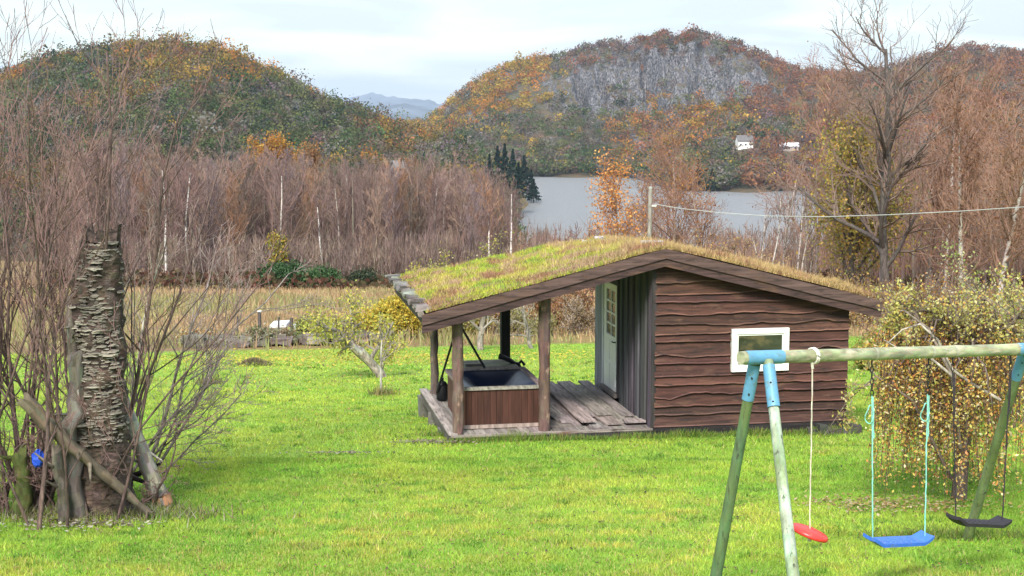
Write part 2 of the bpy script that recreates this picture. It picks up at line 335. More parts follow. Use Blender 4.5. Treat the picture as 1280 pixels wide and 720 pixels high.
# left hill
P, p = scatter(zL, 4300, -140, 665, 430, 860); P = P[P[:, 2] > LAKE+1]; px_, py_ = proj(P[:, 0], P[:, 1], P[:, 2])
k1 = fbm(P[:, 0]/55, P[:, 1]/75, 3); n = len(P)
wt = np.clip((175-py_)/90, 0, 1); cols = pick([OLIVE, GREEN, GREY, BROWN, PURP, DARK], n, [5, 3.5, 2.5, 2, 1, 1.2]); au = pick([OCHRE, (.17, .12, .04), ORANGE, RUST, OLIVE, BROWN], n, [3, 4, .8, 1.5, 2.5, 2])
sel = (k1*1.0 + wt*.18 + rng.uniform(-.10, .10, n)) > .645; cols[sel] = au[sel]
mb = MB(); crowns(mb, P, rng.uniform(2.6, 5.2, n), rng.uniform(6, 11, n), cols*rng.uniform(.7, 1.35, (n, 1)), 95, .115); tag(mb.build('hillside_woodland', M_far), 'mixed autumn woodland covering the rounded hill on the left', 'woodland', kind='stuff')
# right hill
P, p = scatter(zR, 8000, 380, 1330, 860, 1560); px_, py_ = proj(P[:, 0], P[:, 1], P[:, 2]); n = len(P)
eps = 4.0; sl = np.abs(zR(P[:, 0], P[:, 1]+eps)-zR(P[:, 0], P[:, 1]-eps))/(2*eps)
rock = np.exp(-((px_-830)/130)**2-((py_-105-(px_-830)*-.08)/33)**2) + .55*np.exp(-((px_-700)/50)**2-((py_-128)/20)**2)
keep = (rng.random(n) > np.clip(rock*2.1-.15, 0, .97)) & (P[:, 2] > LAKE+.8)
keep |= (fbm(P[:, 0]/26, P[:, 1]/26, 3) > .60) & (rng.random(n) < .7)
P = P[keep & (P[:, 2] > LAKE+.8)]
q_ = rng.uniform(540, 1330, 900); yy_ = 1030 - 190*smooth(np.clip((q_-770)/90, 0, 1)) + rng.uniform(2, 34, 900); xx_ = (q_-640)/F*yy_; zz_ = np.maximum(zR(xx_, yy_), LAKE+.3); P = np.concatenate([P, np.stack([xx_, yy_, zz_], 1)])
for hx, hy, hw_ in ((930, 192, 11), (986, 194, 10), (1157, 200, 8)): a_, b_2 = proj(P[:, 0], P[:, 1], P[:, 2]); P = P[~((np.abs(a_-hx) < hw_) & (b_2 > hy-6) & (b_2 < hy+9))]
px_, py_ = proj(P[:, 0], P[:, 1], P[:, 2]); n = len(P)
k1 = fbm(P[:, 0]/60+9, P[:, 1]/70, 4)+rng.uniform(-.07, .07, n)
cols = pick([OLIVE, GREY, BROWN, GREEN, OCHRE, DARK], n, [5, 3, 3, 2.5, .8, .6])
def zone(mask, pal, wts):
    global cols
    q = pick(pal, n, wts); mk = mask; cols[mk] = q[mk]
zone((px_ < 690) & (py_ < 150-(px_-560)*.35+25) & (k1 > .34), [OCHRE, ORANGE, YEL, OLIVE, RUST], [4, 3, .8, 2, 1])
zone((py_ < 95) & (px_ > 700), [BROWN, PURP, RUST, OLIVE, GREY], [4, 2, 3, 2, 1])
zone((px_ > 760) & (py_ > 120) & (py_ < 215) & (k1 > .40), [OLIVE, OCHRE, RUST, ORANGE, BROWN], [2, 3, 3, 1.6, 2])
zone((px_ > 930) & (k1 > .36), [RUST, BROWN, (.2, .09, .05), OCHRE, PURP], [4, 3, 3, 1, 1])
mb = MB(); crowns(mb, P, rng.uniform(2.8, 6.2, n), rng.uniform(6, 11, n), cols*rng.uniform(.7, 1.35, (n, 1)), 60, .14); tag(mb.build('cliffside_woodland', M_far), 'autumn woodland around the bare cliffs of the hill across the lake', 'woodland', kind='stuff')
# valley woods on the low ground between the birches and the lake
P, p = scatter(gz, 3000, 120, 668, 230, 1080); P = P[p < np.minimum(600+(P[:, 1]-230)*.11, 668)]; P = P[P[:, 2] > LAKE+1.2]; n = len(P)
cols = pick([OLIVE, GREY, BROWN, OCHRE, ORANGE, GREEN, PURP], n, [4, 3, 3, 2, 1, 2, 2]); mb = MB(); crowns(mb, P, rng.uniform(2.5, 4.5, n), rng.uniform(7, 12, n), cols, 70)
tag(mb.build('valley_woodland', M_far), 'mixed autumn woodland on the low ground left of the lake', 'woodland', kind='stuff')
seed(102)
# ------------------------------------------------------------ branching
def grow(mt, mtw, p, d, length, r, lv, maxlv, P_, out=None):
    nseg = P_.get('seg', 5); pts = [p]; q = np.array(p, float); dd = np.array(d, float)
    for i in range(nseg):
        dd = dd + rng.normal(0, P_.get('wob', .16)*(P_.get('w0', 1) if lv == 0 else 1), 3) + np.array([0, 0, P_.get('up', .06)*(1 if lv < 2 else P_.get('up2', 1))]); dd /= np.linalg.norm(dd); q = q + dd*length/nseg; pts.append(q)
    pts = np.array(pts); endr = r*.35 if lv < maxlv else r*.3; rad = np.linspace(r, endr, nseg+1)
    tgt = mt if lv <= P_.get('split', 0) else mtw
    sides = 8 if lv == 0 else (5 if lv == 1 else 3)
    cs = P_['ctrunk'] if tgt is mt else P_['ctwig']
    tgt.tube(pts, np.maximum(rad, P_.get('minr', .004)), sides, vary(cs, nseg*sides, .2, .05))
    if lv >= maxlv:
        if out is not None: out.append(pts)
        return
    nb = P_['nb'][lv]
    for k in range(nb):
        u = P_.get('start', .25) + (1-P_.get('start', .25))*(k+rng.uniform(0, 1))/nb if lv == 0 else rng.uniform(.2, 1)
        u = min(u, .99); i = int(u*nseg); fr = u*nseg-i; pp = pts[i]*(1-fr)+pts[i+1]*fr
        dir_ = pts[i+1]-pts[i]; dir_ /= np.linalg.norm(dir_); s = rng.normal(size=3); s -= dir_*s.dot(dir_); s /= np.linalg.norm(s)
        a = math.radians(rng.uniform(*P_.get('ang', (25, 50)))); nd = dir_*math.cos(a)+s*math.sin(a)
        grow(mt, mtw, pp, nd, length*P_['ls'][lv]*rng.uniform(.7, 1.1)*(1-.45*u if lv == 0 else 1), max(rad[i]*P_.get('rs', .55), P_.get('minr', .004)), lv+1, maxlv, P_, out)
def leaves_at(mb, tips, per, size, pal, wts=None, spread=.1):
    if not tips: return
    T = np.concatenate(tips); i = rng.integers(0, len(T), per*len(tips)); p = T[i]+rng.normal(0, spread, (len(i), 3)); mb.quads(p, rng.uniform(.7, 1.3, len(p))*size, pick(pal, len(p), wts, .25), aspect=.75)
def tree(name, loc, h, r, P_, maxlv, label=None, cat='tree', group=None, leaf=None, barkm=M_bark, d=(0, 0, 1), stems=1, rz=0):
    root = empty(name, loc, rz, label, cat, group); mt = MB(); mtw = MB(); tips = []
    for s in range(stems):
        dd = np.array(d, float) + (rng.normal(0, .22, 3)*[1, 1, 0] if stems > 1 else 0); dd /= np.linalg.norm(dd)
        grow(mt, mtw, (rng.normal(0, .1) if stems > 1 else 0, rng.normal(0, .1) if stems > 1 else 0, -.25), dd, h*(1 if s == 0 else rng.uniform(.6, .95)), r, 0, maxlv, P_, tips)
    mt.build('trunk', barkm, root, True); cr = mtw.build('crown', M_twig, root)
    if leaf:
        lb = MB(); leaves_at(lb, tips, *leaf); lb.build('foliage', M_leaf, root)
    return root
seed(103)
# ------------------------------------------------------------ birch wood behind the field
PB = dict(w0=.45, nb=[20, 6, 5], ls=[.34, .5, .5], seg=4, wob=.11, up=.10, ang=(20, 42), ctrunk=(.30, .25, .23), ctwig=(.105, .060, .060), minr=.013, start=.22, rs=.5)
protos = []
for k in range(6):
    PB['ctwig'] = [(.21, .138, .12), (.165, .11, .10), (.24, .16, .12), (.18, .13, .13), (.27, .15, .09), (.15, .115, .09)][k]
    PB['ctrunk'] = (.32, .28, .25) if k == 0 else (.13, .10, .09)
    protos.append(tree('birch_tree', (0, 0, 0), 11, .11, PB, 3, ['pale trunked birch among the bare trees of the wood behind the field', 'bare purple brown birch standing in the wood behind the field', 'bare purple brown birch standing in the wood behind the field', 'bare purple brown birch standing in the wood behind the field', 'rust tinted bare birch in the wood behind the field', 'bare purple brown birch standing in the wood behind the field'][k], 'tree', 'bare birches in the wood behind the field', barkm=M_birch if k == 0 else M_bark))
spots = []
for row in range(8):
    Y = 117 + row*8; nn = int(30-row*1)
    for i in range(nn):
        p = 95 + (632-95)*(i+rng.uniform(0, 1))/nn
        spots.append((p, Y+rng.uniform(-4, 4)))
for i, (p, Y) in enumerate(spots):
    x = (p-640)/F*Y; top = np.interp(p, [90, 200, 330, 430, 520, 600, 640, 660], [180, 188, 194, 200, 206, 208, 224, 240]) + rng.uniform(-6, 30) + 8*math.sin(p/31)
    z = float(gz(x, Y)); h = CZ-(top-140)/F*Y - z; h = min(h, 15.5)
    k = i % 6; s = h/12.3
    if i < 6: o = protos[k]; o.location = (x, Y, z); o.scale = (s*.95, s*.95, s); o.rotation_euler[2] = rng.uniform(0, 6)
    else: o = copy_tree(protos[k], (x, Y, z), rng.uniform(0, 6), s)
def bare_mass(name, label, n, x0, x1, y0, y1, hr, pal, wts=None, K=90, zf=gz):
    P, p = scatter(zf, n, x0, x1, y0, y1); P = P[P[:, 2] > LAKE+1]; n = len(P); h = rng.uniform(*hr, n); mb = MB(); cols = pick(pal, n, wts)
    # narrow sprays: twig slivers rising from each stem
    a = rng.uniform(0, 6.28, (n, K)); k = rng.uniform(.12, 1, (n, K)); R = np.sin(k*2.6)*h[:, None]*.24*rng.uniform(.1, 1.1, (n, K))
    B = P[:, None]+np.stack([np.cos(a)*R, np.sin(a)*R, k*h[:, None]*.9], -1)
    mb.blades(B.reshape(-1, 3), (h[:, None]*rng.uniform(.12, .25, (n, K))).ravel(), np.maximum(.05, B[..., 1]*.00045).ravel(), np.repeat(cols, K, 0)*rng.uniform(.7, 1.3, (n*K, 1)), lean=.35)
    mb.blades(P, h, h*.02, vary((.25, .21, .19), n, .4), lean=.05)
    return tag(mb.build(name, M_far), label, 'woodland', kind='stuff')
bare_mass('birch_thicket', 'dense bare birch thicket filling the wood behind the field', 1400, 60, 628, 122, 230, (6.5, 10.5), [(.19, .12, .11), (.16, .105, .09), (.20, .14, .11)], K=110)
bare_mass('shore_thicket', 'bare brown thicket on the slope above the near lake shore', 1500, 632, 1400, 105, 330, (3.0, 5.2), [(.24, .16, .13), (.27, .16, .11), (.20, .14, .11)], K=90)
seed(104)
bare_mass('wood_edge_brush', 'low bare brush along the foot of the birch wood', 900, 90, 640, 111, 122, (2.0, 4.2), [(.24, .17, .14), (.28, .21, .16), (.20, .14, .13)], K=60)
bare_mass('right_thicket', 'dense rust brown bare thicket filling the slope on the right', 620, 1045, 1420, 84, 190, (6.0, 9.5), [(.27, .16, .11), (.24, .15, .12), (.20, .14, .11)], K=110)
# ------------------------------------------------------------ individual trees around the lake and behind the cabin
def near_g(px, Y): 
    x = (px-640)/F*Y; return np.array([x, Y, float(gz(x, Y))])
def hgt(px, Y, top): g = near_g(px, Y); return CZ-(top-140)/F*Y-g[2]
def T(name, px, Y, top, r, P_, lv, label, leaf=None, barkm=M_bark, **k):
    return tree(name, near_g(px, Y), hgt(px, Y, top), r, P_, lv, label, leaf=leaf, barkm=barkm, **k)
P_rust = dict(w0=.5, nb=[22, 7, 5], ls=[.36, .5, .5], seg=4, wob=.12, up=.07, ang=(25, 50), ctrunk=(.38, .33, .29), ctwig=(.24, .14, .10), minr=.0085, start=.18, rs=.5)
P_big = dict(w0=.55, nb=[20, 8, 7, 4], ls=[.46, .55, .5, .5], seg=6, wob=.12, up=.06, ang=(25, 55), ctrunk=(.085, .07, .062), ctwig=(.15, .105, .085), minr=.010, start=.15, rs=.62, split=1)
PAL_O = [(.32, .13, .03), (.26, .09, .025), (.36, .2, .04)]; PAL_Y = [(.38, .30, .04), (.28, .24, .04), (.18, .20, .04), (.40, .24, .04)]
T('birch_tree', 775, 105, 221, .12, P_rust, 3, 'bright orange leaved birch in front of the lake, left of the utility pole', leaf=(4, .19, [(.55, .25, .07), (.45, .18, .05), (.6, .33, .1)], None, .4))
T('birch_tree', 845, 112, 190, .12, dict(P_rust, nb=[34, 9, 6], ls=[.46, .5, .5]), 3, 'bare reddish birch in front of the lake, right of the utility pole', leaf=(1, .15, PAL_O, None, .25))
T('birch_tree', 812, 118, 240, .10, dict(P_rust, nb=[28, 8, 5], ls=[.5, .5, .5]), 3, 'low brown birch behind the utility pole', leaf=(1, .15, PAL_O, None, .25))
T('birch_tree', 882, 108, 232, .10, dict(P_rust, nb=[28, 8, 5], ls=[.5, .5, .5]), 3, 'bushy brown birch to the right of the tall reddish one', leaf=(1, .15, PAL_O, None, .25))
seed(501)
tree('ash_tree', near_g(1112, 72), 13.2, .24, P_big, 3, 'tall bare tree with a dark forked trunk right of the cabin', d=(.02, 0, 1))
seed(502)
T('maple_tree', 1068, 76, 192, .16, dict(P_big, up=.04), 2, 'tree with thinning yellow green leaves left of the tall bare tree', leaf=(60, .17, [(.38, .27, .05), (.26, .24, .05), (.42, .26, .06), (.18, .17, .05)], None, .6))
RB = [(1022, 92, 96, 'bare reddish tree at the left edge of the right hand trees'), (1160, 80, 108, 'rust brown bare tree just right of the tall dark tree'), (1205, 66, 150, 'pale trunked birch with rust twigs, left of two by the right edge'),
      (1252, 62, 122, 'pale trunked birch with rust twigs, nearest the right edge'), (1290, 75, 92, 'rust brown bare tree cut by the right edge of the view'), (1185, 95, 118, 'rust brown bare tree standing behind the pale trunked birches'), (1235, 98, 112, 'wide rust brown crown between the pale birches at the back'),
      (1060, 100, 150, 'bare reddish tree behind the yellow green one'), (1325, 68, 120, 'rust brown tree beyond the right edge'), (1125, 105, 135, 'bare reddish tree behind the tall dark trunk')]
for px, Y, top, lab in RB:
    pale = 'pale' in lab.split(',')[0] and 'trunked birch' in lab
    T('birch_tree', px, Y, top, .13, dict(P_rust, ctrunk=(.42, .38, .34) if pale else (.13, .10, .085), nb=[28, 9, 6]), 3, lab, barkm=M_birch if pale else M_bark, leaf=(1, .12, [(.2, .09, .04)], None, .2))
P_thin = dict(w0=.6, nb=[12, 4, 3], ls=[.34, .5, .5], seg=5, wob=.10, up=.12, ang=(18, 40), ctrunk=(.36, .32, .28), ctwig=(.17, .12, .10), minr=.010, start=.3, rs=.5)
for i, (px, Y, top, lab) in enumerate([(942, 88, 262, 'slender pale bare birch behind the roof ridge, leftmost of five'), (962, 84, 240, 'slender pale bare birch second from left behind the roof'), (978, 86, 215, 'tallest of the slender pale birches behind the roof'),
      (996, 82, 232, 'slender leaning birch right of the tallest one'), (1012, 85, 250, 'slender short birch at the right of the five behind the roof')]):
    T('birch_tree', px, Y, top, .07, P_thin, 3, lab, barkm=M_birch, stems=2)
for px, Y, top, lab in [(462, 112, 240, 'pale trunked bare birch at the front of the wood'), (655, 108, 262, 'pale multi stemmed birch beside the lake at the end of the wood')]: pass
# bright trees inside the birch wood
T('birch_tree', 342, 175, 194, .14, P_rust, 3, 'bright orange birch rising above the bare birch wood', leaf=(16, .3, [(.42, .2, .03), (.36, .15, .03), (.4, .25, .05)], None, .4))
T('birch_tree', 388, 170, 206, .14, P_rust, 3, 'pale orange birch right of the brightest one above the wood', leaf=(6, .3, [(.34, .17, .06), (.26, .15, .07)], None, .4))
T('hazel_tree', 340, 111, 302, .07, P_thin, 3, 'small yellow tree behind the dark evergreen shrub', leaf=(12, .2, PAL_Y, None, .25))
for px, Y, top, lab in [(205, 110, 205, 'leaning pale birch trunk at the left of the wood'), (233, 113, 210, 'straight pale birch at the left of the wood'), (402, 113, 250, 'bent pale birch near the middle of the wood'), (637, 110, 238, 'pale birch near the right end of the wood'), (612, 111, 262, 'short pale birch near the right end of the wood'), (350, 113, 215, 'tall pale birch above the evergreen shrub')]:
    T('birch_tree', px, Y, top, .10, dict(P_thin, ctrunk=(.5, .46, .42), ctwig=(.12, .075, .07), nb=[14, 5, 4], start=.45), 3, lab, barkm=M_birch)
# spruces at the lake point
def spruce(px, py, Y, top, lab, w_=.2):
    b = Pt(px, py, Y); h = (py-top)/F*Y; r = empty('spruce_tree', b, 0, lab, 'tree', None); m = MB(); crowns(m, np.array([[0, 0, h*.06]]), np.array([h*(w_+.06)]), np.array([h*.96]), np.array([[.012, .028, .018]]), 700, .10, cone=True); m.build('crown', M_far, r)
    t = MB(); t.tube([(0, 0, -2), (0, 0, h*.5), (0, 0, h*.98)], [.3, .2, .05], 6, (.06, .045, .035)); t.build('trunk', M_bark, r)
for a in [(622, 232, 720, 184, 'dark spruce at the left of the group by the lake', .24), (641, 238, 735, 188, 'slim dark spruce between the two broad ones by the lake', .22), (655, 246, 745, 196, 'tall dark spruce on the point nearest the water', .26), (664, 249, 750, 214, 'short dark spruce at the tip of the point', .3), (566, 215, 600, 197, 'small dark spruce alone in the valley wood', .2), (631, 240, 640, 181, 'tallest of the dark spruces by the lake', .2), (612, 240, 630, 194, 'dark spruce half hidden behind the birch tops left of the lake group', .22), (648, 250, 660, 205, 'broad dark spruce in front of the group by the lake', .3), (667, 252, 740, 226, 'low dark spruce touching the water', .42), (872, 240, 850, 200, 'dark evergreen on the far shore above the water', .28), (890, 238, 845, 212, 'low dark evergreen beside the one on the far shore', .4)]: spruce(*a)
# far houses
M_house = mat('house_paint', .6, namt=.08); M_tile = mat('house_roof', .7, namt=.2)
def house(px, py, Y, wd, dp, hh, rh, colr, lab, zf, rz=.2, roofc=(.12, .11, .11)):
    b = Pt(px, py, Y); b[2] = max(b[2], float(zf(b[0], b[1]))) if zf else b[2]
    r = empty('house', b, rz, lab, 'house'); m = MB(); m.box(-wd/2, wd/2, -dp/2, dp/2, -3, hh, colr); V = [(-wd/2, -dp/2, hh), (-wd/2, dp/2, hh), (-wd/2, 0, hh+rh), (wd/2, -dp/2, hh), (wd/2, dp/2, hh), (wd/2, 0, hh+rh)]
    m.add(V, [(0, 1, 2), (3, 5, 4)], colr); m.build('wall', M_house, r)
    m = MB(); e = .5
    for s in (-1, 1):
        y1 = s*(dp/2+e); z1 = hh-rh*e/(dp/2); m.hexa([(-wd/2-e, min(0, y1), hh+rh+.05 if y1 > 0 else z1), (wd/2+e, min(0, y1), hh+rh+.05 if y1 > 0 else z1), (-wd/2-e, max(0, y1), z1 if y1 > 0 else hh+rh+.05), (wd/2+e, max(0, y1), z1 if y1 > 0 else hh+rh+.05),
              (-wd/2-e, min(0, y1), (hh+rh if y1 > 0 else z1)+.35), (wd/2+e, min(0, y1), (hh+rh if y1 > 0 else z1)+.35), (-wd/2-e, max(0, y1), (z1 if y1 > 0 else hh+rh)+.35), (wd/2+e, max(0, y1), (z1 if y1 > 0 else hh+rh)+.35)], roofc)
    rf = m.build('roof', M_tile, r); c = MB(); c.box(wd*.2, wd*.2+.8, -.4, .4, hh+rh-.3, hh+rh+1.2, (.2, .15, .13)); c.build('chimney', M_tile, rf)
    for k in range(3):
        m = MB(); x = -wd/2+wd*(k+.5)/3; m.box(x-.6, x+.6, -dp/2-.06, -dp/2+.02, hh*.35, hh*.35+1.3, (.03, .035, .04)); m.build('window', M_house, r)
house(930, 191, 985, 10, 7, 5, 3.2, (.75, .75, .73), 'white house among trees on the far shore', zR, .15)
house(986, 193, 990, 12, 6, 3, 2, (.35, .3, .27), 'low house with a pale roof right of the white one', zR, -.1, (.5, .5, .52))
house(1157, 198, 980, 7, 7, 4.5, 2.5, (.75, .75, .74), 'small white house seen through the tall bare tree', zR, .5)
house(497, 216, 520, 3.2, 4, 2.0, 2.0, (.24, .21, .20), 'small pale cabin in the valley wood below the left hill', None, .6, (.16, .15, .15))
seed(105)
# ------------------------------------------------------------ field
def ungr(n, y0, y1, x0=-60, x1=1340):
    y = np.sqrt(rng.uniform(y0**2, y1**2, n)); x = (rng.uniform(x0, x1, n)-640)/F*y; return x, y
x, y = ungr(70000, 49, 118); k = y > edge_y(x)+.4; k &= ~((np.abs(x/y-(-.1495)) < .017) & (y < 61) & (y > 50)); x = x[k]; y = y[k]; n = len(x); q = fbm(x/9, y/16, 3)
FG = np.array([(.40, .27, .15), (.35, .30, .14), (.25, .26, .10), (.33, .22, .13)]); c = FG[np.clip(((q-.3)*9+rng.normal(0, .6, n)).astype(int) % 4, 0, 3)]*rng.uniform(.7, 1.3, (n, 1))
mb = MB(); mb.blades(np.stack([x, y, gz(x, y)-.03], 1), rng.uniform(.2, .55, n)*np.where(q > .5, 1.15, .7), .05+y*.0004, c, .45); tag(mb.build('field_grass', M_grass), 'tall dry orange brown grass in the field beyond the lawn', 'grass', kind='stuff')
# undergrowth along wood edge
x, y = ungr(16000, 100, 135, 60, 1300); n = len(x); q = fbm(x/5, y/5, 3); mb = MB(); c = np.array([(.10, .045, .03), (.07, .06, .03), (.12, .08, .05)])[rng.integers(0, 3, n)]*rng.uniform(.6, 1.4, (n, 1))
mb.quads(np.stack([x, y, gz(x, y)+rng.uniform(0, 1.3, n)*q*1.6], 1), .45, c); tag(mb.build('bracken', M_far), 'red brown bracken and undergrowth along the foot of the wood', 'undergrowth', kind='stuff')
seed(106)
# ------------------------------------------------------------ lawn grass
def lawn(n, y0, y1, h, wd):
    x, y = ungr(n, y0, y1); k = y < edge_y(x); x = x[k]; y = y[k]
    # keep the cabin footprint clear
    lx, ly = (x+.97)*math.cos(-CA)-(y-24)*math.sin(-CA), (x+.97)*math.sin(-CA)+(y-24)*math.cos(-CA)
    k = ~((lx > -.02) & (lx < 6.85) & (ly > -.03) & (ly < 4.1)); x = x[k]; y = y[k]; n = len(x)
    a = fbm(x/1.6, y/2.4, 4); b = fbm(x/.35+7, y/.35, 3); t = fbm(x/5+11, y/6, 3)
    g1 = np.array([.20, .37, .042]); g2 = np.array([.32, .43, .055]); g3 = np.array([.46, .42, .075]); g4 = np.array([.085, .19, .025])
    u = np.clip((a-.35)*3.5, 0, 1)[:, None]; c = g1*(1-u)+g2*u
    near = np.clip((21-y)/6, 0, 1)
    u = np.clip((b*.6+t*.6-.60)*4, 0, 1)*(.35+.65*near)*1.0; c = c*(1-u[:, None])+g3*u[:, None]
    u = (np.clip((.38-b)*6, 0, 1)*.9)[:, None]; c = c*(1-u)+g4*u
    w2 = fbm(x/7+2, y/4.5+5, 4); u = (np.clip((w2-.5)*5, 0, 1)*.55)[:, None]; c = c*(1-u)+np.array([.40, .42, .07])*u; u = (np.clip((.46-w2)*5, 0, 1)*.5)[:, None]; c = c*(1-u)+np.array([.13, .28, .03])*u
    st = fbm(x/.9+3, y/.25, 3); c = c*(.72+.56*st)[:, None]*(.8+.4*fbm(x/3.3, y/3.9+8, 3))[:, None]
    dead = rng.random(n) < (.05+.10*near*(t > .5)); c[dead] = np.array([.42, .33, .14])
    c = c*rng.uniform(.6, 1.4, (n, 1)); hh = h*rng.uniform(.6, 1.3, n)*(.6+.8*b)
    mb.blades(np.stack([x, y, gz(x, y)-.004], 1), hh, wd*rng.uniform(.7, 1.3, n), c, .7)
CA = math.radians(10.3)
mb = MB(); lawn(260000, 12, 22, .042, .011); lawn(150000, 20, 34, .045, .018); lawn(110000, 33, 62, .05, .032)
tag(mb.build('lawn_grass', M_grass), 'bright green mossy grass covering the lawn', 'grass', kind='stuff')
mb = MB(); x, y = ungr(900, 12, 44); k = y < edge_y(x)-1; x = x[k]; y = y[k]; lx, ly = (x+.97)*math.cos(-CA)-(y-24)*math.sin(-CA), (x+.97)*math.sin(-CA)+(y-24)*math.cos(-CA); k = ~((lx > -.3) & (lx < 7.1) & (ly > -.3) & (ly < 4.4)); x = x[k]; y = y[k]; n = len(x); K = 26; xx = np.repeat(x, K)+rng.normal(0, .07, n*K); yy = np.repeat(y, K)+rng.normal(0, .07, n*K); cc_ = np.repeat(pick([(.11, .24, .03), (.2, .33, .05), (.35, .34, .1)], n, [3, 2, 1]), K, 0)*rng.uniform(.6, 1.3, (n*K, 1))
mb.blades(np.stack([xx, yy, gz(xx, yy)], 1), rng.uniform(.03, .09, n*K), .013+yy*.0002, cc_, .7); tag(mb.build('grass_tufts', M_grass), 'slightly longer grass tufts dotted over the lawn', 'grass', kind='stuff')
# fallen leaves
mb = MB(); x, y = ungr(7000, 12, 30); n = len(x); mb.quads(np.stack([x, y, gz(x, y)+.03], 1), rng.uniform(.015, .04, n), pick([(.13, .07, .04), (.05, .03, .02), (.3, .22, .07), (.22, .12, .05)], n, [3, 3, 1, 2]), flat=True)
for cx, cy_, sx_, sy_, nn, pal in [(-3, 37, 14, 12, 2500, [(.5, .42, .05), (.3, .2, .06), (.14, .08, .04)]), (-6.6, 44, 5, 3, 1500, [(.5, .42, .05), (.42, .32, .06)]), (-2.2, 45, 2.5, 3, 500, [(.5, .42, .05), (.45, .3, .06)]), (1.6, 46, 2.5, 3, 500, [(.5, .42, .05)]), (4.6, 17.6, 1.3, .7, 900, [(.30, .22, .07), (.2, .12, .05), (.4, .33, .2)]), (-4.8, 16.2, .8, .35, 350, [(.4, .37, .3), (.12, .09, .06), (.2, .16, .1)]), (-1.3, 23.8, .7, .35, 300, [(.3, .26, .2), (.12, .09, .06)]), (-2.6, 22.4, .7, .12, 120, [(.3, .26, .2), (.12, .09, .06)])]:
    x = rng.normal(cx, sx_*.5, nn); y = rng.normal(cy_, sy_*.5, nn); mb.quads(np.stack([x, y, gz(x, y)+.04], 1), rng.uniform(.03, .06, nn)*np.maximum(1, y/26), pick(pal, nn), flat=True)
tag(mb.build('fallen_leaves', M_leaf), 'yellow and brown fallen leaves scattered over the lawn', 'leaves', kind='stuff')
seed(107)
# ------------------------------------------------------------ CABIN
cab = empty('turf_roof_cabin', (-.97, 24, 0), CA, 'dark red timber cabin with grass growing on its roof and an open porch', 'cabin')
W0, W1, D1 = 3.39, 6.86, 4.0; PK = 3.525; ZP = 3.17; SL = .25
def dip(s, v): return -.30*np.clip((np.asarray(v, float)+.25)/4.9, 0, 1)*np.clip(1-np.abs(np.asarray(s, float)-PK)/4.04, 0, 1)
def roofz(s): return ZP - SL*np.abs(np.asarray(s, float)-PK)        # top of roof deck at fascia
RED = np.array([.052, .0215, .0155]); DRK = np.array([.035, .030, .034]); GRW = np.array([.25, .215, .20])
def waney(name, s0, s1, face, parent, seed):
    m = MB(); z = .12; i = 0; S = np.linspace(s0, s1, 70)
    while z < 3.1:
        h = .185*rng.uniform(.7, 1.3); def_ = (fbm(S*(.5+rng.random()*1.6)+seed+i*7.3, S*0+i*1.7, 3)-.5)*rng.uniform(.03, .15) + (fbm(S*7+i*3.1, S*0+i*2.2, 2)-.5)*.025
        if i in (3, 7): def_ = def_*1.5
        top = np.minimum(z+h+.05, roofz(S)-.10); bot = z+def_ if i else z+0*S
        bot = np.minimum(bot, top); of = rng.uniform(.0, .008)
        A = np.stack([S, -.003+0*S, bot+.0], 1); B = np.stack([S, -.068-of+0*S, bot], 1); B2 = np.stack([S, -.062-of+0*S, np.minimum(bot+.02, top)], 1); C_ = np.stack([S, -.008+0*S, top], 1)
        V = np.stack([A, B, B2, C_], 0); n_ = len(S); f = []; 
        k = np.arange(n_-1)
        for r_ in range(3): f.append(np.stack([r_*n_+k, r_*n_+k+1, (r_+1)*n_+k+1, (r_+1)*n_+k], 1))
        c = RED*rng.uniform(.7, 1.35)*(1+rng.uniform(-.1, .1, 3)); cc = [np.tile(c*.6, (n_-1, 1)), np.tile(c*1.9+.012, (n_-1, 1)), np.tile(c, (n_-1, 1))]  # lit line on the lower edge and darker underside painted into the colour
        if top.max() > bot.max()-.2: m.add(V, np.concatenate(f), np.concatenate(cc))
        z += h; i += 1
    return m
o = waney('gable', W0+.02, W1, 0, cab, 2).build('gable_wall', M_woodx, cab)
# core walls
m = MB(); zt = lambda s: float(roofz(s))-.12
m.hexa([(W0+.05, 0, -.3), (W1-.02, 0, -.3), (W0+.05, D1, -.3), (W1-.02, D1, -.3), (W0+.05, 0, zt(W0)), (W1-.02, 0, zt(W1)), (W0+.05, D1, zt(W0)), (W1-.02, D1, zt(W1))], (.05, .025, .022)); m.build('wall_core', M_woodz, cab)
# side wall with door: vertical boards
m = MB(); v = -.02; k = 0
while v < 2.12:
    wd = rng.uniform(.16, .24); wd = min(wd, 2.14-v); th = .0 if k % 2 else .03
    m.box(W0-.0-th, W0+.048, v, v+wd-.004, -.05, zt(W0)-.01*(k % 2), vary((.045, .040, .045) if k % 2 else (.075, .07, .078), 1, .2)[0]); v += wd; k += 1
m.box(W0-.03, W0+.048, -.05, -.021, -.05, zt(W0)-.02, (.035, .03, .03))
for a, b in ((3.38, 3.62), (3.625, 4.02)): m.box(W0-.03, W0+.048, a, b, -.05, zt(W0)-.015, (.26, .26, .28))
m.box(W0-.02, W0+.048, 2.14, 3.38, 2.36, zt(W0)-.02, (.05, .045, .05)); m.build('side_wall', M_woodz, cab)
# other walls
m = MB(); 
for k in range(14): m.box(W1-.019, W1+.02+.01*(k % 2), -.0+k*.286, .28+k*.286, -.05, zt(W1)-.02, RED*rng.uniform(.7, 1.2))
m.build('right_wall', M_woodz, cab)
m = MB()
for k in range(12): m.box(W0+.06+k*.285, W0+.34+k*.285, D1+.002, D1+.03, -.3, zt(W0+.2+k*.285)-.08, RED*rng.uniform(.7, 1.2))
m.build('back_wall', M_woodz, cab)
